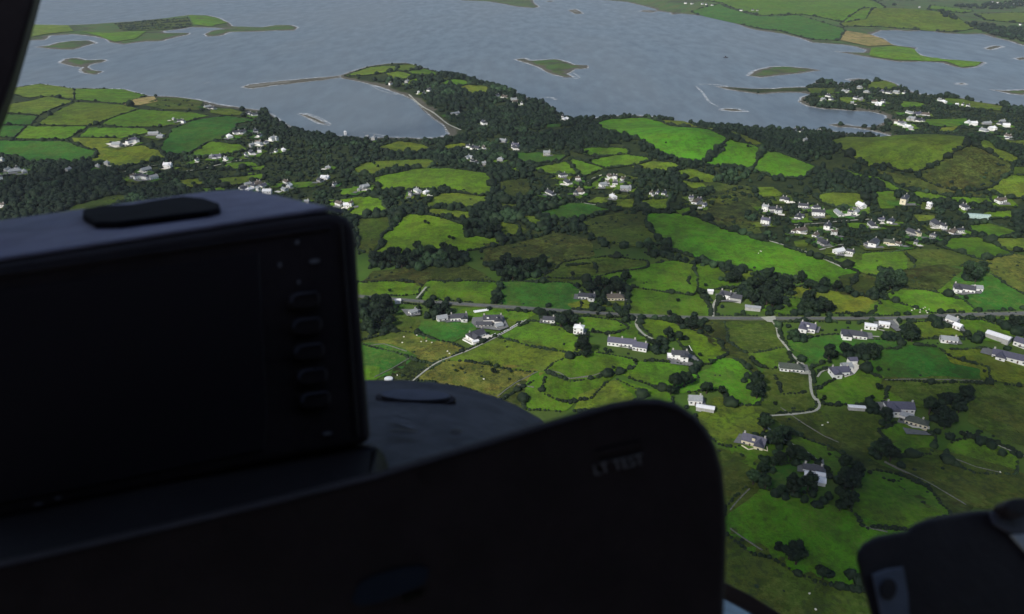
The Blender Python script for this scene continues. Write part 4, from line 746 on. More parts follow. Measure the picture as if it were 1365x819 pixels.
road_all = np.vstack([p for p, w in road_pts]); HP = np.array([(a, b, c) for a, b, c in house_pts])
LMS = [('U1',800,400,'roadside farm group'),('U1',758,470,'white gabled bungalow'),('U1',1138,388,'half hidden cottage'),('U1',1293,445,'narrow two storey house'),('U2',203,268,'white cottage north of the road'),('U2',352,272,'brown roofed bungalow'),('U2',400,508,'long terrace cottage'),('U2',683,582,'house with the ramp wall'),
 ('U2',925,268,'double gabled house'),('U2',765,808,'pale grey roofed house'),('U3',240,432,'blue slate house'),('U3',478,466,'hipped white bungalow'),('U3',640,412,'roadside layby'),('U3',1050,228,'round green enclosure'),('U3',152,638,'mossy hipped bungalow'),('U3',400,660,'cream paved yard'),('U4',1160,105,'purple slate bungalow'),('U4',407,285,'steep slate cottage'),
 ('U4',735,450,'tree belt farmyard'),('U3',1228,480,'long white roofed barn'),('U3',1300,588,'long gabled bungalow'),('U3',1000,400,'grey house behind black trees'),('U1',350,480,'pale rough sheep field'),('U1',430,350,'small gabled cottage'),('U6',525,420,'lone sheep by the instrument box'),('T8',740,475,'cream mansion'),('T8',250,600,'village'),('T8',920,610,'eastern end of the village'),
 ('T7',530,400,'hamlet'),('T7',850,150,'bright hill field'),('T8',780,200,'olive hill'),('T8',1100,280,'brown hill field'),('T6',900,360,'vivid green field'),('T6',950,620,'wide yellow green pasture'),('T7',1000,680,'broad bright slope'),('T7',200,730,'brown moor'),('T2',700,720,'bay head'),('T2',800,400,'peninsula farm'),('T5',600,180,'walled western farmyard'),('T5',1000,120,'deep green western field'),
 ('T5',800,340,'western shore road'),('T5',200,350,'large western wood'),('T4',600,540,'wooded point'),('T4',1150,660,'settlement behind the olive hill'),('T4',300,50,'far green shore'),('T4',1000,120,'far olive shore'),('T3',100,700,'wooded shore slope'),('T5',1280,405,'top of the display unit')]
LANDMARKS = [(Vector(at([U(t, a, b)])[0][0]), l) for t, a, b, l in LMS]
def blocked(P, rad):
    b = np.zeros(len(P), bool)
    for pts, w in road_pts:
        lo, hi = pts.min(0) - 15, pts.max(0) + 15; k = np.nonzero((P[:, 0] > lo[0]) & (P[:, 0] < hi[0]) & (P[:, 1] > lo[1]) & (P[:, 1] < hi[1]))[0]
        if len(k): b[k] |= seg_dist(P[k], pts[:-1], pts[1:]) < w / 2 + rad[k] * .35
    for i in range(0, len(P), 4000):
        q = P[i:i + 4000]; dd = np.sqrt(((q[:, None] - HP[None, :, :2]) ** 2).sum(2)); dep = q[:, None, 1] - HP[None, :, 1]
        b[i:i + 4000] |= (dd < HP[None, :, 2] + rad[i:i + 4000, None] * .8 + .5).any(1) | ((np.abs(q[:, None, 0] - HP[None, :, 0]) < HP[None, :, 2] + rad[i:i + 4000, None] * .7) & (dep < 0) & (dep > -rad[i:i + 4000, None] * 4.2 - 3)).any(1)
    return b
def in_fields(P, grow=0):
    r = np.zeros(len(P), bool)
    for f in fields:
        B = f['B']; lo, hi = B.min(0), B.max(0); k = np.nonzero((P[:, 0] > lo[0]) & (P[:, 0] < hi[0]) & (P[:, 1] > lo[1]) & (P[:, 1] < hi[1]) & ~r)[0]
        if len(k): r[k] = inside(P[k], B)
    return r
# wood outlines that stand in the near country, and village ground with gardens
WOODS = [('U1',"230,60 450,20 640,40 720,30 720,60 640,85 400,110 260,90"),('U1',"150,300 330,300 350,360 250,370 150,350"),('U1',"480,340 640,290 630,340 560,370 480,370"),('U1',"830,260 880,190 905,210 870,300"),('U1',"800,90 1150,80 1100,140 1020,180 900,175 850,120"),
 ('U1',"1050,340 1180,330 1200,365 1090,378"),('U1',"1170,390 1270,390 1250,430 1170,420"),('U1',"1280,520 1350,500 1340,570 1250,570"),('U2',"100,200 420,190 430,340 380,380 300,330 270,240 170,215"),('U2',"215,240 280,240 280,340 220,335"),('U2',"370,350 470,350 460,390 390,390"),('U2',"560,490 650,460 650,500 560,550 530,540"),('U2',"660,490 720,480 720,510 670,515"),
 ('U2',"610,360 700,380 850,450 840,470 700,420 620,385"),('U2',"720,590 800,600 790,660 750,670 730,640"),('U2',"640,740 740,680 750,700 660,780 620,780"),('U2',"500,10 640,40 700,60 940,100 1160,150 1365,190 1330,200 1100,160 880,112 690,78 560,52"),('U2',"990,200 1150,195 1220,220 1240,320 1140,360 1000,350 990,270"),('U2',"890,140 1000,170 1000,210 900,180"),
 ('U3',"-10,200 130,200 180,250 -10,260"),('U3',"200,290 320,270 350,310 370,380 200,370 90,370 150,350 200,330"),('U3',"540,230 650,230 640,280 540,270"),('U3',"865,365 900,340 960,350 970,420 890,430"),('U3',"700,360 790,360 790,450 700,430 690,380"),('U3',"1090,470 1160,470 1160,510 1090,510 1060,480"),('U3',"1150,370 1350,420 1340,460 1200,410"),
 ('U3',"100,458 190,456 200,470 320,478 130,498"),('U3',"640,430 800,450 800,500 640,490"),('U3',"340,560 470,540 540,520 620,540 560,640 530,600 450,590 340,590"),('U3',"175,560 240,600 230,640 190,610"),('U3',"1020,120 1150,130 1120,190 1020,170"),('U3',"620,110 760,140 750,220 640,240 600,170"),('U3',"1250,500 1330,490 1330,550 1250,540"),
 ('U4',"410,220 500,200 600,220 605,290 560,330 480,320 430,260"),('U4',"480,330 560,320 570,390 450,480 400,510 390,480 440,420"),('U4',"580,370 665,370 665,400 590,400"),('U4',"400,490 700,535 790,480 850,470 930,500 930,660 840,650 640,580 450,550"),('U4',"850,430 900,390 960,410 950,460 860,470"),('U4',"970,80 1050,60 1100,125 1180,150 1170,190 1050,180 970,140"),
 ('U4',"980,310 1110,350 1100,370 990,340"),('U4',"1290,120 1365,80 1365,200 1310,170"),('U5',"850,180 950,130 1090,90 1090,160 1000,220 960,350 880,300 870,230"),('U5',"530,390 640,430 740,490 640,460 540,420"),('U6',"325,240 400,240 470,290 540,330 700,360 730,390 560,370 420,300"),('T6',"1090,620 1110,560 1180,540 1240,570 1280,650 1180,655 1090,650"),
 ('U5',"1040,300 1200,360 1365,430 1365,450 1180,390"),('U1',"180,400 320,390 330,440 200,460"),('U3',"220,230 430,245 540,275 560,262 440,228 230,205"),('U2',"1000,650 1080,720 1110,790 1060,790"),('U1',"150,330 230,340 350,350 340,370 150,372"),
 ('T6',"600,780 860,720 1110,740 1100,800 850,819 600,810"),('U2',"760,235 830,235 830,262 770,262"),('T7',"1290,640 1365,640 1365,670")]
woods = [(at(tt(t, s))[0]) for t, s in WOODS]
GARD = [('T8',"-40,440 150,430 700,440 1100,560 1080,700 700,740 440,780 -40,640"),('T7',"110,320 400,300 660,320 660,500 300,490 120,470"),('T7',"680,400 1060,420 1060,520 690,520"),('T4',"220,440 780,460 1100,560 1365,600 1365,760 1100,720 700,700 660,590 220,540"),
        ('T5',"620,240 1365,90 1365,420 900,420 620,400"),('T6',"-20,120 420,200 640,330 520,520 -20,440"),('T6',"-20,100 200,120 420,260 420,400 -20,400"),('T5',"-60,220 200,230 180,360 -60,380"),('T6',"760,420 880,420 880,500 720,500"),('U3',"560,380 1100,380 1180,470 900,520 700,430")]
OPEN = [('T1',"-200,420 300,430 760,480 1360,560 1340,640 1120,740 860,800 700,760 760,700 560,760 640,880 400,870 -200,860"),('T2',"440,400 600,340 800,325 960,375 960,400 850,400 720,425 560,410"),('T3',"1060,90 1365,170 1365,215 1100,125"),('T4',"-260,430 235,440 235,505 -260,505"),('T7',"110,190 640,180 740,240 900,300 700,310 340,340 120,330")]
open_ = [at(tt(t, s))[0] for t, s in OPEN]
gard = [at(tt(t, s))[0] for t, s in GARD]
def in_any(P, L):
    r = np.zeros(len(P), bool)
    for B in L:
        lo, hi = B.min(0), B.max(0); k = np.nonzero((P[:, 0] > lo[0]) & (P[:, 0] < hi[0]) & (P[:, 1] > lo[1]) & (P[:, 1] < hi[1]) & ~r)[0]
        if len(k): r[k] = inside(P[k], B)
    return r
def grid_pts(y0, y1, s):
    out = []
    for y in np.arange(y0, y1, s):
        xw = y * .70 + 60; x = np.arange(-xw, xw, s); out.append(np.column_stack([x, np.full(len(x), y)]))
    P = np.vstack(out); return P + RNG.uniform(-.42 * s, .42 * s, P.shape)
def fn2(P, sc, seed):                           # smooth value noise 0..1
    x, y = P[:, 0] / sc, P[:, 1] / sc; return .5 + .25 * (np.sin(x * 1.7 + seed) * np.cos(y * 2.1 - seed * 1.3) + np.sin(x * .63 - y * 1.1 + seed * 2) ) 
C = []                                          # candidates: x, y, radius, squash, is_wood
for y0, y1, s in ((230, 900, 5.2), (900, 1500, 5.2), (1500, 2600, 7.2)):
    P = grid_pts(y0, y1, s); sd, tf = shore(P); z = hgt(P, sd); ppx, ppy = pix(np.column_stack([P, z]))
    k = (sd > 7) & (ppx > -60) & (ppx < 1430) & (np.abs(tf) < .1); P, z, sd, ppx, ppy = P[k], z[k], sd[k], ppx[k], ppy[k]
    wd = in_any(P, woods); fl = in_fields(P); gd = in_any(P, gard)
    prob = np.where(ppy < 330, np.clip(.66 + 1.5 * (fn2(P, 48, 2) - .5), .06, .95), .10 + .35 * np.clip(fn2(P, 22, 5) - .62, 0, 1) * 4 * .3); prob = np.where(gd, .42, prob); prob = np.where(fl, 0, prob)
    prob = np.where(in_any(P, open_) & ~fl, .012, prob)
    prob = np.where((ppx < 170) & (ppy > 200) & ~fl, .9, prob); prob = np.where(wd, .95, prob)
    prob = np.where((ppy < 200) & (sd < 22) & ~fl & (ppx < 640) & (ppx > 450), .0, prob); prob = np.where((sd < 16) & (ppx > 480) & (ppx < 612), 0, prob); prob = np.where((sd < 40) & (ppx > 1100) & (ppx < 1200) & (ppy > 150), .15, prob)
    sel = RNG.uniform(size=len(P)) < prob; P, wd, gd, ppy = P[sel], wd[sel], gd[sel], ppy[sel]
    P = P + RNG.uniform(-.35 * s, .35 * s, P.shape); r = (.55 + .95 * RNG.uniform(size=len(P)) ** 2.2) * s * .70 * np.where(gd, .72, 1.) * np.where(wd & (P[:, 1] < 900), 1.2, 1.); r = np.where((ppy > 330) & ~wd, r * .45, r)
    C.append(np.column_stack([P, r, RNG.uniform(.75, 1.25, len(P)), wd]))
# trees on the far shore
FARW = [at(tt('T4', s))[0] for s in ("860,65 950,95 1110,130 1365,150 1500,150 1500,245 1290,205 1150,165 1110,150 860,72", "520,-10 1500,-10 1500,60 1100,45 860,28 640,30")]
P = grid_pts(2300, 5200, 17); z = hgt(P); ppx, ppy = pix(np.column_stack([P, z])); sd, tf = shore(P); k = (sd > 15) & (tf > .5) & (ppx > 1150) & (ppx < 1420); P = P[k]
k1 = in_any(P, FARW[:1]); k2 = in_any(P, FARW[1:]) & (fn2(P, 120, 4) > .55); sel = (k1 & (RNG.uniform(size=len(P)) < .9)) | (k2 & (RNG.uniform(size=len(P)) < .35)); P = P[sel]
C.append(np.column_stack([P, RNG.uniform(6, 11, len(P)), RNG.uniform(.6, .9, len(P)), np.zeros(len(P))]))
# low scrub on moor fields
for f in fields:
    if f['c'] in 'MKO' or (f['c'] == 'P'):
        B = f['B']; lo, hi = B.min(0), B.max(0); n = int(min(1600, (hi - lo).prod() * (.014 if f['c'] in 'MK' else .003))); P = np.column_stack([RNG.uniform(lo[0], hi[0], n), RNG.uniform(lo[1], hi[1], n)])
        if not n: continue
        k = inside(P, B) & (fn2(P, 16, 3) > .50); P = P[k]
        if f['c'] == 'K': k2 = RNG.uniform(size=len(P)) < 1; P = P[k2]
        C.append(np.column_stack([P, RNG.uniform(.5, 1.5, len(P)) * np.clip(np.linalg.norm(P, axis=1) / 650, .9, 2.2) * (1.5 if f['c'] == 'K' else 1.), RNG.uniform(.55, .95, len(P)), np.zeros(len(P))]))
RP = resample(road_pts[1][0], 9.0); RP = RP[(RNG.uniform(size=len(RP)) < .75)]; sg = RNG.choice([-1, 1], len(RP)); C.append(np.column_stack([RP[:, 0] + RNG.uniform(-3, 3, len(RP)), RP[:, 1] + sg * RNG.uniform(5.5, 7.5, len(RP)), RNG.uniform(1.4, 3.3, len(RP)), np.full(len(RP), .95), np.zeros(len(RP))]))
C = np.vstack(C); C = C[~blocked(C[:, :2], C[:, 2])]
LONE = [('U1',"310,235,20 420,422,14 640,618,15 655,650,20 680,640,18 940,655,18 910,492,14 920,522,11 820,618,28 850,660,34 790,625,14 520,275,14 552,290,12 610,285,18 675,295,16 735,290,13 800,295,12 1005,298,11 1085,318,11 1260,150,22 1215,510,12 230,410,14 300,415,14 325,440,13 465,290,10"),
 ('U2',"130,150,25 820,205,18 780,243,24 800,250,22 675,288,22 515,185,10 500,190,8 340,635,20 455,602,24 235,445,24 305,460,16 85,505,11 90,675,11 165,515,26 190,480,28 260,355,18 320,345,14 565,360,14 630,360,32 650,362,20 790,570,24 850,610,32 825,760,62 905,765,42 895,672,9 870,670,8 950,110,14 1075,110,15 1250,310,24 300,545,24 325,550,22 1235,300,14 210,470,24 150,540,14 400,405,14 380,410,12 525,500,26 520,520,22 60,430,14 1180,410,12"),
 ('U3',"140,315,22 380,322,20 370,310,14 600,75,11 1175,122,18 1060,275,22 1200,345,9 970,570,18 1065,598,13 1095,605,11 605,650,28 605,745,36 1155,655,18 485,370,32 1040,352,9 1095,355,14 1215,700,7 680,250,16 350,605,24 825,670,11 1285,345,10 1320,345,9 640,205,10 660,640,6 1310,430,24 75,420,16 95,640,8 180,650,14 470,355,16 440,345,16 1160,350,14"),
 ('U5',"325,130,24 310,140,16 685,560,17 350,420,11 560,520,22 300,455,18 575,130,22 100,205,18 160,180,12 70,160,20 990,460,9 480,500,30"),('U4',"340,345,16 800,345,11 670,260,9 1130,485,14 1010,440,22 770,55,18 750,380,16 755,370,12 490,180,14 520,85,18 545,125,16 620,100,12 350,352,14 410,395,10 1110,480,8 870,380,12"),
 ('T7',"810,160,12 375,215,22 395,220,22 405,205,14 1235,185,16 1250,182,12 995,92,18 1075,112,13 1145,125,14 465,220,9 1100,118,10 45,570,18 65,585,16 90,600,14 660,640,8"),('T6',"885,580,20 900,584,16 1010,660,22 1030,665,20 1048,572,16 970,553,14 985,392,20 1085,408,15 575,540,22 595,542,16 1010,410,10 745,272,9 620,275,18 640,290,16 685,305,20 930,285,16 960,290,9 770,295,12 1190,690,12 1270,690,14 1140,490,14 1120,455,12"),
 ('T8',"600,777,9 225,645,8 850,550,8"),('T6',"720,410,16 1090,738,14 870,722,18 1225,360,8"),('T5',"1225,355,14 1010,385,22 1000,375,14 460,130,6"),('T1',"170,640,9 165,655,7 460,715,6")]
HIDE = pp("-50,350 400,290 478,300 500,600 500,510 600,515 700,550 800,540 860,528 930,560 970,650 968,820 1010,860 -50,860")
lone = []
for t, s in LONE:
    for q in s.split():
        a = [float(v) for v in q.split(',')]; p = U(t, a[0], a[1]); P, z = at([p]); dist = math.hypot(*P[0], CH - z[0]); lone.append((P[0][0], P[0][1], max(1.2, a[2] / 3.9 / 2 * dist / F * 1.12), .95, 2))
# the 300 that show largest become trees of their own
A = np.vstack([np.array(lone), C]); zz = hgt(A[:, :2]); px_, py_ = pix(np.column_stack([A[:, :2], zz + A[:, 2]])); dist = np.sqrt(A[:, 0] ** 2 + A[:, 1] ** 2 + (CH - zz) ** 2); app = A[:, 2] / dist
vis = (px_ > 4) & (px_ < 1362) & (py_ > 0) & (py_ < 812) & ~inside(np.column_stack([px_, py_]), np.array(HIDE)) & ~((px_ > 1130) & (py_ > 668 - (px_ - 1300) * .1))
app = np.where(vis, app, 0); app[:len(lone)] *= np.where(vis[:len(lone)], 3., 0); order = np.argsort(-app); pick = order[:298]; rest = np.ones(len(A), bool); rest[pick] = False
where_of = {}
def near_label(x, y):
    best = min(LANDMARKS, key=lambda L: (L[0][0] - x) ** 2 + (L[0][1] - y) ** 2)
    return best[1]
SHORT = {}
def short_place(l):
    l = l.split(' with ')[0] if len(l.split()) > 9 else l; w = l.split(); return ' '.join(w[:9])
def tree(i):
    x, y, r, sq, kind = A[i]; root = empty('tree', (x, y, float(zz[i]) + .2), random.uniform(0, 6.28)); v = random.randrange(7); hc = r * 1.15 * sq
    c = link('crown', CROWN[v], None, root); c.location = (0, 0, hc); c.scale = (r, r, r * sq); t = link('trunk', TRUNK[v % 3], None, root); t.location = (0, 0, hc); t.scale = (r, r, hc / 1.2)
    l = near_label(x, y); place = short_place(l); k = 'lone' if kind == 2 else 'wood'
    where_of.setdefault((place, k), []).append((root, float(px_[i]), float(py_[i])))
for i in pick: tree(i)
for (place, k), L in where_of.items():
    L.sort(key=lambda q: q[1]); n = len(L)
    for j, (o, a, b) in enumerate(L):
        if k == 'lone' and n <= 15: tag(o, ('%s from west among lone trees by the %s' % (ORD[j], place)) if n > 1 else 'single dark tree standing by the %s' % place, 'tree', 'single trees around the ' + place)
        else: tag(o, '%s around the %s' % ('closely packed dark wood tree' if k == 'wood' else 'scattered field tree', place), 'tree', '%s around the %s' % ('wood trees' if k == 'wood' else 'field trees', place))
R_ = A[rest]; zr = zz[rest]; dr = dist[rest]; sp = Soup(); small = R_[:, 2] / dr < .0022
VAR2 = [lump(2, .42, 40 + k, .95) for k in range(5)]; VAR1 = [lump(1, .38, 60 + k, .95) for k in range(5)]
for setv, msk in ((VAR2, ~small), (VAR1, small)):
    which = RNG.integers(0, 5, len(R_)); rz = RNG.uniform(0, 6.28, len(R_))
    for k in range(5):
        m_ = msk & (which == k); V, Fc = setv[k]; sp.many(V, Fc, np.column_stack([R_[m_, :2], zr[m_] + R_[m_, 2] * .55]), R_[m_, 2], rz[m_], R_[m_, 3])
        if setv is VAR2:
            d = RNG.normal(size=(46, 3)); d[:, 2] = np.abs(d[:, 2]) * .9; d /= np.linalg.norm(d, axis=1)[:, None]; LV, LQ = leaf_quads(d * RNG.uniform(.9, 1.2, (46, 1)), d, .17)
            sp.many(LV, LQ, np.column_stack([R_[m_, :2], zr[m_] + R_[m_, 2] * .55]), R_[m_, 2], rz[m_], R_[m_, 3])
me = sp.mesh('woods'); smooth(me); tag(link('woods', me, M_LEAF), 'dark woods and scrub filling the ground between fields', kind='stuff')
print('VEG', len(A), 'faces', len(me.polygons))
# ------------------------------------------------------------------ hedges
cell = {}; CS = 8.0
def near_cell(p, own, rad):
    cx, cy = int(p[0] // CS), int(p[1] // CS)
    for i in (-1, 0, 1):
        for j in (-1, 0, 1):
            for (q, o) in cell.get((cx + i, cy + j), ()):
                if o != own and (q[0] - p[0]) ** 2 + (q[1] - p[1]) ** 2 < rad * rad: return True
    return False
chains = []
for fi, f in enumerate(fields):
    if 'n' in f['fl']: continue
    B = resample(f['B'], 2.6, True); sd = shore(B)[0]; bl = blocked(B, np.full(len(B), .8)); z = hgt(B, sd); qx, qy = pix(np.column_stack([B, z])); ok = (sd > 5) & ~bl & (qx > -30) & (qx < 1395) & (qy < 830); dmean = np.linalg.norm(f['ctr']); rad = 7.5 if dmean < 900 else 9
    ok &= ~((np.roll(ok, 1) == 0) & (np.roll(ok, -1) == 0))
    keep = [ok[i] and not near_cell(B[i], fi, min(rad, 7.9)) for i in range(len(B))]
    for i in range(len(B)):
        if keep[i]: cell.setdefault((int(B[i][0] // CS), int(B[i][1] // CS)), []).append((B[i], fi))
    # split the ring into runs, and at sharp corners
    n = len(B); start = next((i for i in range(n) if not keep[i]), 0); run = []
    for s_ in range(n + 1):
        i = (start + s_) % n
        if s_ < n and keep[i]:
            run.append(i)
            if len(run) > 5:
                a = B[run[-1]] - B[run[-4]]; b = B[run[-4]] - B[run[-6]] if len(run) > 6 else a
                ca = (a @ b) / (np.linalg.norm(a) * np.linalg.norm(b) + 1e-9)
                if ca < .45 and len(run) > 14: chains.append((fi, run[:-3])); run = run[-3:]
        else:
            if len(run) > 6: chains.append((fi, run))
            run = []
    f['BB'] = B; f['zz'] = z
# hedges along the lanes and the main road
for ri, (pts, w) in enumerate(road_pts):
    if ri == 0 or np.linalg.norm(pts.mean(0)) > 1500: continue
    for sgn in (-1, 1):
        Q = resample(pts, 2.6); T = np.gradient(Q, axis=0); T /= np.linalg.norm(T, axis=1)[:, None] + 1e-9; Q = Q + sgn * np.column_stack([-T[:, 1], T[:, 0]]) * (w / 2 + (3.2 if ri == 1 else 1.3))
        sd = shore(Q)[0]; z = hgt(Q, sd); qx, qy = pix(np.column_stack([Q, z])); bl = blocked(Q, np.full(len(Q), .3)); g = fn2(Q, 14, ri + sgn) > (.46 if ri != 1 else .52); ok = (sd > 6) & ~bl & g & (qx > 0) & (qx < 1380) & (qy < 800) & ~((qx < 485) & (qy > 290)); run = []
        fields.append(dict(px=np.column_stack([qx, qy]), c='G', fl='n', B=Q, BB=Q, zz=z, ctr=Q.mean(0), pc=np.array([qx.mean(), qy.mean()]), road=ri)); fid = len(fields) - 1
        for i in range(len(Q) + 1):
            if i < len(Q) and ok[i]: run.append(i)
            else:
                if len(run) > 6: chains.append((fid, run))
                run = []
def csize(c):
    B = fields[c[0]]['BB'][c[1]]; return len(c[1]) / np.linalg.norm(B.mean(0))
chains.sort(key=lambda c: -csize(c)); print('HEDGES', len(chains))
HV = [lump(1, .35, 80 + k, .9) for k in range(4)] ; HV2 = [lump(2, .4, 90 + k, .9) for k in range(4)]
extra = Soup(); hedge_of = {}
seen_place = {}
for ci, (fi, run) in enumerate(chains):
    f = fields[fi]; B = f['BB'][run]; z = f['zz'][run]; dm = np.linalg.norm(B.mean(0)); sp = Soup() if ci < 290 else extra
    py = f['pc'][1]; n = len(B); h0 = 1.45 if py > 400 else 1.5; h0 = 2.3 if py < 340 else h0; h0 = 1.25 if py < 200 and f['pc'][0] < 350 else h0
    ph = random.uniform(0, 9); env = .75 + .5 * np.sin(np.arange(n) * .31 + ph) * np.sin(np.arange(n) * .083 + ph * 2)
    r = h0 * RNG.uniform(.7, 1.2, n) * np.clip(env, .65, 1.5); tall = RNG.uniform(size=n) < (.05 if py > 340 else .16); r = np.where(tall, r * RNG.uniform(1.6, 2.4, n), r); k = RNG.uniform(size=n) > .04
    J = B + RNG.uniform(-.6, .6, B.shape); which = RNG.integers(0, 4, n); V4 = HV2 if dm < 750 else HV
    for v in range(4):
        m_ = (which == v) & k; sp.many(V4[v][0], V4[v][1], np.column_stack([J[m_], z[m_] + r[m_] * .5 + .2]), r[m_] * 1.15, RNG.uniform(0, 6.28, m_.sum()), np.full(m_.sum(), .95))
    if dm < 1100:
        nn = n * 7; ii = RNG.integers(0, n, nn); d = RNG.normal(size=(nn, 3)); d[:, 2] = np.abs(d[:, 2]); d /= np.linalg.norm(d, axis=1)[:, None]
        LV, LQ = leaf_quads(np.column_stack([J[ii], z[ii] + r[ii] * .5 + .2]) + d * (r[ii] * 1.15)[:, None], d, .28); sp.add(LV, Q=LQ)
    if ci < 290:
        if not sp.V: continue
        me = sp.mesh('hedge'); c0 = np.array([*B.mean(0), z.mean()]); co = np.empty(len(me.vertices) * 3, np.float32); me.vertices.foreach_get('co', co); co = co.reshape(-1, 3) - c0.astype(np.float32); me.vertices.foreach_set('co', co.ravel()); smooth(me)
        o = link('hedge', me, M_HEDGE); o.location = c0; v = B.mean(0) - f['ctr']; side = ('upper' if v[1] > 0 else 'lower') if abs(v[1]) > abs(v[0]) * 1.2 else ('eastern' if v[0] > 0 else 'western')
        if 'nm' not in f:
            l = short_place(near_label(*f['ctr'])); L = min(LANDMARKS, key=lambda L: (L[0][0] - f['ctr'][0]) ** 2 + (L[0][1] - f['ctr'][1]) ** 2)[0]; dx, dy = f['ctr'][0] - L[0], f['ctr'][1] - L[1]
            rel = ('beyond' if dy > 0 else 'in front of') if abs(dy) > abs(dx) else ('east of' if dx > 0 else 'west of'); f['nm'] = '%s field %s the %s' % (CNAME[f['c']].replace(' green', '') if len(l.split()) > 7 else CNAME[f['c']], rel, ' '.join(l.split()[:8]))
        if 'road' in f: side, f['nm'] = 'roadside', ('main road by the ' if f['road'] == 1 else 'pale lane near the ') + near_label(*B.mean(0))
        lab = '%s hedge of the %s' % (side, f['nm']); tag(o, lab, 'hedge', lab)
if extra.V: me = extra.mesh('hedge_undergrowth'); smooth(me); tag(link('hedge_undergrowth', me, M_HEDGE), kind='stuff')
# ------------------------------------------------------------------ cockpit (real sizes, half a metre to a metre from the eye)
FW, RT, UP = Vector((0, CP, -SP)), Vector((1, 0, 0)), Vector((0, SP, CP)); EYE = Vector((0, 0, CH))
def K(px, py, z): return EYE + FW * z + RT * ((px - 682.5) / F * z) + UP * ((409.5 - py) / F * z)
class Face:                                     # a flat panel face: pixel -> point on its plane, pushed out by off metres towards the eye
    def __init__(s, a, b, c): s.o = a; s.n = (b - a).cross(c - a).normalized(); s.n = -s.n if s.n.dot(EYE - a) < 0 else s.n; s.u = (b - a).normalized(); s.v = s.n.cross(s.u)
    def at(s, px, py, off=0.0):
        d = K(px, py, 1) - EYE; t = (s.o - EYE).dot(s.n) / d.dot(s.n); return EYE + d * t + s.n * off
def solid(name, outline, back, m, parent, bev=.004, seg=3, smooth_=True):      # outline: points in front, back: offset vector or matching points
    bm = bmesh.new(); f = [bm.verts.new(p) for p in outline]; b = [bm.verts.new(p + back if isinstance(back, Vector) else q) for p, q in zip(outline, back if not isinstance(back, Vector) else outline)]
    n = len(f); bm.faces.new(f); bm.faces.new(b[::-1])
    for i in range(n): bm.faces.new((f[i], b[i], b[(i + 1) % n], f[(i + 1) % n]))
    bmesh.ops.recalc_face_normals(bm, faces=bm.faces)
    if bev: bmesh.ops.bevel(bm, geom=[e for e in bm.edges if e.calc_face_angle(0) > .6], offset=bev, segments=seg, affect='EDGES', profile=.5)
    return bm_obj(name, bm, m, parent)
def dark(name, c, rough=.6, spec=.3): return simple(name, c, rough, spec, var=.25, scale=30, bmp=.05)
M_BLK = dark('instrument_black', (.056, .038, .040)); M_BZL = dark('bezel_black', (.052, .036, .038), .5); M_SCR = simple('dark_screen', (.050, .040, .046), .25, .3); M_TOP = dark('grey_top_paint', (.37, .33, .43), .7, .2)
M_PAD = dark('black_velcro', (.026, .022, .026), .95, .1); M_SHD = dark('glare_shield_vinyl', (.22, .215, .245), .8, .2); M_MRK = simple('faded_print', (.30, .28, .30), .7); M_GRY = dark('grey_plate', (.25, .26, .32), .5); M_PALE = simple('corner_highlight_white', (.85, .86, .9), .5)
M_RIM = dark('rim_highlight_trim', (.17, .16, .20), .5); M_BLUE = simple('blue_badge', (.026, .036, .062), .6); M_PANEL = dark('pale_blue_paint', (.42, .52, .60), .6)  # lighter grey paints the rim highlight; key lips and strap share it
def kroot(name, label, cat, p): e = empty(name, p); tag(e, label, cat); return e
def child(root, *os_):
    for o in os_:
        o.data.transform(Matrix.Translation(-root.matrix_world.translation)) if False else None
def attach(root):                               # meshes were made in world coordinates: move them into the root's space
    for c in root.children:
        for mm in [c] + list(c.children):
            pass
ROOTLOC = Vector((0, 0, 0))
# display unit ---------------------------------------------------
fa, fb, fc = K(-60, 361, .50), K(470, 286, .585), K(497, 604, .56); DF = Face(fa, fb, fc)
R1 = kroot('flight_display', 'large black display unit with grey top and a column of rounded keys', 'display', (0, 0, 0))
q = lambda pts, off=0.0, fc_=DF: [fc_.at(x, y, off) for x, y in pts]
FO = [(-60, 361), (380, 293), (440, 285.5), (462, 288), (473, 297), (477, 316), (484, 420), (492, 520), (498, 592), (430, 604), (260, 640), (90, 676), (-60, 710)]
body_f = q(FO)
deep = K(335, 258, .80) - K(462, 287, .585)
bk = []
for p in body_f: bk.append(p + deep * .999)
solid('housing', body_f, bk, M_BLK, R1, .006, 3)
# grey top plate lies over the housing's upper side
tf_ = [DF.at(x, y, -.004) for x, y in [(-60, 357), (380, 289), (440, 281.5), (460, 284)]]; tb_ = [DF.at(x, y, -.004) + deep for x, y in [(460, 284), (440, 281.5), (380, 289), (-60, 357)]]
up = Vector(DF.v) * (1 if DF.v.dot(UP) > 0 else -1); solid('top_plate', [p + up * .0035 for p in tf_ + tb_], -up * .003, M_TOP, R1, .001, 1)
TF_ = Face(tf_[0] + up * .0035, tf_[2] + up * .0035, tb_[1] + up * .0035)
solid('velcro_pad', q([(112, 296), (112, 288), (140, 283), (180, 281), (225, 273), (248, 270), (275, 273), (294, 280), (295, 287), (280, 291), (215, 299), (160, 306), (128, 306)], .0, TF_), TF_.n * .006, M_PAD, R1, .002, 2)
solid('screen', q([(-50, 395), (345, 338), (356, 560), (352, 600), (100, 652), (-50, 680)], .0), DF.n * .0012, M_SCR, R1, .0004, 1)
solid('bezel_edge', q([(452, 300), (456, 300), (466, 420), (478, 580), (474, 581), (461, 420)], .0), DF.n * .002, M_BZL, R1, .0005, 1)
solid('bezel_edge', q([(-50, 372), (440, 302), (440, 306), (-50, 377)], .0), DF.n * .002, M_BZL, R1, .0005, 1)
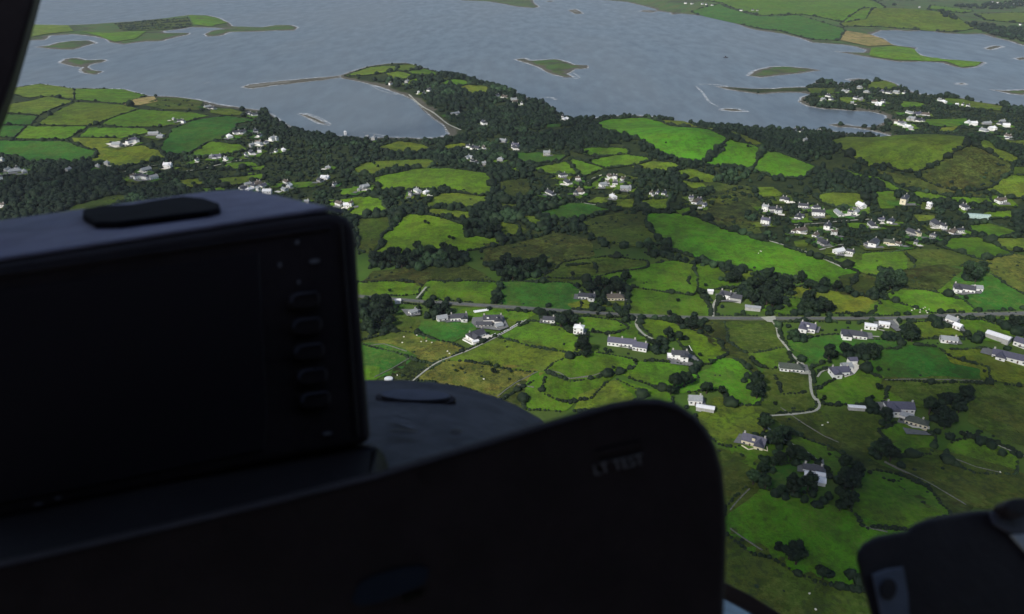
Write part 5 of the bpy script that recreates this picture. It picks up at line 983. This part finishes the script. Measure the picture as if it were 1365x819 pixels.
for i, (x, y) in enumerate([(405, 402), (408, 436), (411, 470), (415, 503), (419, 534)]):
    pts = [(x + 21 * math.copysign(abs(math.cos(a)) ** .6, math.cos(a)), y - 2.6 * math.cos(a) + 12 * math.copysign(abs(math.sin(a)) ** .6, math.sin(a))) for a in np.linspace(0, 2 * math.pi, 18)[:-1]]
    k = solid('key', q(pts, .0), DF.n * .005, M_BZL, R1, .0018, 3)
    arc = [(x - 19, y + 3), (x - 17, y - 5), (x - 9, y - 9), (x + 16, y - 12), (x + 16, y - 10), (x - 8, y - 6.5), (x - 14, y - 3), (x - 16, y + 3)]
    solid('key_lip', q(arc, .005), DF.n * .0008, M_RIM, k, 0)
for x, y, w_, h_ in [(396, 324, 6, 6), (373, 354, 5, 7), (419, 349, 15, 6), (398, 377, 4, 6), (436, 578, 13, 5), (52, 672, 14, 3), (78, 664, 10, 3), (274, 653, 10, 5)]:
    pts = [(x + w_ / 2 * math.cos(a), y + h_ / 2 * math.sin(a) - w_ * .06 * math.cos(a)) for a in np.linspace(0, 2 * math.pi, 10)[:-1]]; solid('lamp' if w_ < 7 else 'legend', q(pts, .0015), DF.n * .0008, M_MRK, R1, 0)
# front switch panel ----------------------------------------------
pa, pb, pc = K(-60, 760, .40), K(860, 528, .47), K(960, 840, .45); PF = Face(pa, pb, pc)
R2 = kroot('switch_panel', 'big black rounded switch panel filling the lower part of the view', 'instrument panel', (0, 0, 0))
PO = [(-60, 762), (150, 714), (330, 672), (500, 630), (650, 585), (760, 552), (815, 536), (850, 530), (880, 530), (905, 537), (925, 550), (943, 569), (957, 595), (966, 628), (970, 670), (971, 720), (969, 780), (964, 900), (-60, 900)]
pf = q(PO, 0, PF); solid('panel_body', pf, FW * .11 - UP * .02, M_BLK, R2, .005, 4)
EDGE = [(-60, 766), (150, 718), (330, 676), (500, 634), (650, 589), (760, 556), (815, 540), (850, 534.5), (880, 534.5), (902, 541), (921, 554)]
E2 = [(x + .6, y + 4) for x, y in EDGE][::-1]; solid('rim_highlight', q(EDGE + E2, 0, PF), PF.n * .0012, M_RIM, R2, 0)  # paler strip paints the highlight along the panel's top rim
def text(name, body, m, root, face, px, py, size, rot):
    cu = bpy.data.curves.new(name, 'FONT'); cu.body = body; cu.size = size; cu.extrude = .0004; cu.align_x = 'CENTER'; cu.align_y = 'CENTER'; o = bpy.data.objects.new('t', cu); COL.objects.link(o)
    dg = bpy.context.evaluated_depsgraph_get(); me = bpy.data.meshes.new_from_object(o.evaluated_get(dg)); bpy.data.objects.remove(o)
    u = (face.at(px + 10, py - rot * 10, 0) - face.at(px, py, 0)).normalized(); n = face.n; v = n.cross(u); Mx = Matrix((u, v, n)).transposed().to_4x4(); Mx.translation = face.at(px, py, .0012); me.transform(Mx); return link(name, me, m, root)
text('lettering', 'LT TEST', M_MRK, R2, PF, 824, 620, .0088, .23)
solid('legend_plate', q([(794, 602), (820, 596), (854, 588), (855, 594), (821, 603), (795, 609)], 0, PF), PF.n * .001, M_BZL, R2, 0)
solid('blue_badge', q([(468, 802), (478, 778), (498, 768), (530, 758), (560, 754), (572, 760), (566, 778), (540, 790), (508, 802), (480, 808)], 0, PF), PF.n * .001, M_BLUE, R2, 0)
solid('badge_stripe', q([(535, 797), (562, 788), (566, 792), (540, 802)], 0, PF), PF.n * .001, simple('yellow_print', (.012, .012, .004), .7), R2, 0)
for x, y, s in [(705, 600, 8), (560, 640, 8), (735, 700, 8), (300, 705, 8)]:
    pts = [(x + s * .5 * math.cos(a), y + s * .5 * math.sin(a)) for a in np.linspace(0, 6.2832, 11)[:-1]]; solid('screw', q(pts, 0, PF), PF.n * .001, M_BZL, R2, 0)
# ledge under the display, grey glare shield ----------------------
R3 = kroot('instrument_hood', 'dark sloping hood between the display unit and the switch panel', 'hood', (0, 0, 0))
solid('hood_body', [K(-80, 672, .50), K(90, 645, .52), (K(260, 612, .545)), K(430, 584, .56), K(505, 588, .565), K(512, 606, .56), K(506, 650, .52), K(330, 700, .46), K(-80, 800, .42)], FW * .10 - UP * .06, dark('hood_black', (.026, .018, .019)), R3, .008, 3)
R4 = kroot('glare_shield', 'grey domed glare shield with an oval vent between the dark panels', 'glare shield', (0, 0, 0))
bm = bmesh.new(); rows = []
sil = [(120, 560), (300, 520), (440, 508), (500, 506.5), (540, 507), (580, 510), (620, 517), (655, 527), (690, 541), (720, 558), (745, 580), (765, 620)]
for j in range(15):
    s = j / 14.; zz_ = 1.02 - .50 * s; row = []
    for i, (x, y) in enumerate(sil):
        yy = y + (175 * s ** 1.25) * (1 - .10 * (i / 11.)); xx = x + (x - 300) * .10 * s; row.append(bm.verts.new(K(xx, yy, zz_ * (1 - .012 * math.sin(s * 3.1)))))
    rows.append(row)
for a, b in zip(rows, rows[1:]):
    for i in range(len(sil) - 1): bm.faces.new((a[i], b[i], b[i + 1], a[i + 1]))
r = bmesh.ops.solidify(bm, geom=list(bm.faces), thickness=.012); bmesh.ops.recalc_face_normals(bm, faces=bm.faces); bm_obj('shield_skin', bm, M_SHD, R4, True)
def on_shield(px, py):                          # depth of the shield under a pixel, from its own rows
    best = min(((abs(pxx - px) + 2 * abs(pyy - py), zq) for s in np.linspace(0, 1, 60) for i, (x, y) in enumerate(sil) for pxx, pyy, zq in [(x + (x - 300) * .10 * s, y + (175 * s ** 1.25) * (1 - .10 * (i / 11.)), 1.02 - .50 * s)]), key=lambda t: t[0]); return best[1]
zv = on_shield(555, 526) - .035
def ring(cx, cy, a, b, z, n=28, tilt=.03): return [K(cx + a * math.cos(t), cy + b * math.sin(t) + tilt * a * math.cos(t), z - .0012 * b * math.sin(t)) for t in np.linspace(0, 2 * math.pi, n + 1)[:-1]]
vent = solid('vent_rim', ring(554, 530, 54, 10.5, zv), UP * -.006 + FW * .004, M_BZL, R4, .001, 2); solid('vent_lid', ring(553, 526, 47, 7.5, zv - .004), UP * -.003 + FW * .003, M_SHD, R4, .001, 2)
for x, y, a, b in [(537, 576, 20, 2.6), (607, 577, 8, 4)]: solid('slot', ring(x, y, a, b, on_shield(x, y) - .04), FW * .004, M_BZL, R4, 0)
# instrument box at the edge, window frame, pillar ----------------
R5 = kroot('camera_box', 'dark rounded equipment box with a grey side plate at the window sill', 'equipment box', (0, 0, 0))
BO = [(1140, 745), (1141, 733), (1150, 722), (1168, 713), (1208, 706), (1217, 697), (1235, 690), (1270, 684), (1300, 679), (1420, 676), (1420, 900), (1190, 900), (1163, 830)]
BF = Face(K(1140, 740, .50), K(1365, 680, .56), K(1200, 900, .47)); bo = q(BO, 0, BF); solid('box_body', bo, [p + (p - EYE).normalized() * .10 + (RT * .6 - UP * .6) * .02 for p in bo], M_BLK, R5, .004, 3)
solid('side_plate', q([(1161, 766), (1180, 759), (1202, 756), (1208, 790), (1215, 900), (1186, 900), (1171, 815)], 0, BF), BF.n * .002, M_GRY, R5, .0006, 1)
solid('lens_ring', [BF.at(1180 + 11 * math.cos(t), 786 + 14 * math.sin(t), .002) for t in np.linspace(0, 6.2832, 25)[:-1]], BF.n * .0015, M_BZL, R5, .0004, 1)
solid('knob', [BF.at(1343 + 22 * math.cos(t), 681 + 12 * math.sin(t), .0) for t in np.linspace(0, 6.2832, 25)[:-1]], BF.n * .012, M_BLK, R5, .002, 2)
solid('strap', q([(1316, 684), (1420, 676), (1420, 712), (1345, 713), (1322, 700)], 0, BF), BF.n * .003, M_RIM, R5, .0006, 1)
solid('corner_highlight', q([(1344, 714), (1420, 710), (1420, 790), (1366, 738)], 0, BF), BF.n * .003, M_PALE, R5, .0006, 1)  # white triangle paints a highlight onto the box edge
R6 = kroot('window_frame', 'dark window frame bar with a pale blue sill beside the switch panel', 'window frame', (0, 0, 0))
solid('frame_bar', [K(940, 768, .80), K(965, 776, .80), K(1000, 793, .80), K(1050, 824, .80), K(1120, 870, .80), K(1080, 872, .80), K(1010, 822, .80), K(975, 803, .80), K(940, 787, .80)], FW * .03 - UP * .008, M_BLK, R6, .002, 2)
solid('painted_sill', [K(930, 778, .98), K(965, 792, .98), K(1012, 822, .95), K(1090, 880, .78), K(930, 880, .72)], UP * -.02, M_PANEL, R6, 0)
R7 = kroot('door_pillar', 'black cabin door pillar curving down the corner of the view', 'pillar', (0, 0, 0))
solid('pillar_body', [K(-160, -120, .62), K(76, -120, .62), K(60, -50, .62), K(46, 3, .62), K(33, 50, .62), K(20, 95, .62), (K(8, 130, .62)), K(-6, 165, .62), K(-40, 260, .62), K(-60, 400, .62), K(-260, 400, .62)], FW * .05 - RT * .03, M_BLK, R7, .004, 3)
# cabin roof over and behind the viewer: it shades the panels
bm = bmesh.new(); pr = [(-1.6, -.6), (-1.4, .1), (-1.0, .42), (-.3, .55), (.3, .55), (1.0, .42), (1.4, .1), (1.6, -.6)]; rr_ = []
for y, sc in ((-1.5, .92), (-.8, 1.0), (0, 1.02), (.42, .98)): rr_.append([bm.verts.new((x * sc, y, CH + z_ * sc + (.08 if y < .4 else .0))) for x, z_ in pr])
for a, b in zip(rr_, rr_[1:]):
    for i in range(len(pr) - 1): bm.faces.new((a[i], a[i + 1], b[i + 1], b[i]))
bm.faces.new(rr_[0]); bmesh.ops.solidify(bm, geom=list(bm.faces), thickness=.03); bmesh.ops.recalc_face_normals(bm, faces=bm.faces); o = bm_obj('cabin_roof', bm, simple('cabin_lining', (.05, .05, .055), .9), None); tag(o, 'grey lined helicopter cabin roof above the viewer', kind='structure')
# all cockpit things: give each root its own base point
bpy.context.view_layer.update()
for Rn in (R1, R2, R3, R4, R5, R6, R7):
    cs = [Vector(v.co) for c in Rn.children for v in c.data.vertices]; base = Vector((sum(v.x for v in cs) / len(cs), sum(v.y for v in cs) / len(cs), min(v.z for v in cs)))
    for c in list(Rn.children):
        for g in c.children: g.data.transform(Matrix.Translation(-base))
        c.data.transform(Matrix.Translation(-base))
    Rn.location = base
# ------------------------------------------------------------------ air
bm = bmesh.new(); box(bm, (0, 9000, CH / 2 + 6), (34000, 22000, CH + 26)); hz = bm_obj('haze', bm, None); hm = bpy.data.materials.new('haze'); hm.use_nodes = True; nt = hm.node_tree; nt.nodes.remove(nt.nodes['Principled BSDF'])
pv = nt.nodes.new('ShaderNodeVolumePrincipled'); pv.inputs['Color'].default_value = (.80, .88, 1, 1); pv.inputs['Density'].default_value = HAZE; nt.links.new(pv.outputs[0], nt.nodes['Material Output'].inputs['Volume']); hz.data.materials.append(hm); tag(hz, kind='stuff')
# ------------------------------------------------------------------ light
SUN_EL, SUN_AZ = 40.0, 222.0        # azimuth clockwise from +Y: the sun stands behind and to one side of the viewer
d = Vector((math.sin(math.radians(SUN_AZ)) * math.cos(math.radians(SUN_EL)), math.cos(math.radians(SUN_AZ)) * math.cos(math.radians(SUN_EL)), math.sin(math.radians(SUN_EL))))
sl = bpy.data.lights.new('sun', 'SUN'); sl.energy = 3.9; sl.angle = math.radians(4); sl.color = (1, .95, .88)
so = bpy.data.objects.new('sun', sl); COL.objects.link(so); so.rotation_euler = (-d).to_track_quat('-Z', 'Y').to_euler(); so.location = (0, 0, 400)
w = bpy.data.worlds.new('World'); S.world = w; w.use_nodes = True; nt = w.node_tree; bg = nt.nodes['Background']
sk = nt.nodes.new('ShaderNodeTexSky'); sk.sky_type = 'NISHITA'; sk.sun_disc = False; sk.sun_elevation = math.radians(SUN_EL); sk.sun_rotation = math.radians(SUN_AZ); sk.air_density = 1.0; sk.dust_density = 2.0; sk.altitude = 300
nt.links.new(sk.outputs[0], bg.inputs[0]); bg.inputs[1].default_value = 0.11
S.view_settings.view_transform = 'Standard'; S.view_settings.look = 'None'; S.view_settings.exposure = 0.0; S.view_settings.gamma = 1.0; S.view_settings.use_curve_mapping = False
S.cycles.use_denoising = True; S.cycles.max_bounces = 5; S.cycles.volume_bounces = 0; S.cycles.transparent_max_bounces = 12; S.cycles.use_adaptive_sampling = True; S.cycles.adaptive_threshold = 0.02

# broken cloud over the near country: unseen clouds high overhead, added and broken up to dim the ground
sp = Soup(); CB = [lump(2, .5, 200 + k, .45) for k in range(4)]
def cloud_over(px, py, sx, sy, n, rad):
    g, z = at([(px, py)]); k = (950 - z[0]) / d.z; c = np.array([g[0][0] + d.x * k, g[0][1] + d.y * k]); Q = c + RNG.normal(size=(n, 2)) * np.array([sx, sy]); r = RNG.uniform(.6, 1.4, n) * rad; w_ = RNG.integers(0, 4, n)
    for v in range(4): m_ = w_ == v; sp.many(CB[v][0], CB[v][1], np.column_stack([Q[m_], 950 + RNG.uniform(-10, 10, m_.sum())]), r[m_], RNG.uniform(0, 6.28, m_.sum()))
for a in [(1100, 660, 190, 60, 62, 19), (1330, 560, 90, 60, 22, 19), (700, 330, 130, 60, 26, 20), (180, 250, 150, 90, 38, 22), (1000, 760, 150, 40, 30, 18), (900, 300, 80, 50, 10, 18), (1100, 200, 90, 60, 12, 20), (650, 170, 140, 110, 26, 22)]: cloud_over(*a)
me = sp.mesh('shade_clouds'); smooth(me); tag(link('shade_clouds', me, simple('cloud_white', (.85, .85, .86), 1, 0)), kind='stuff')
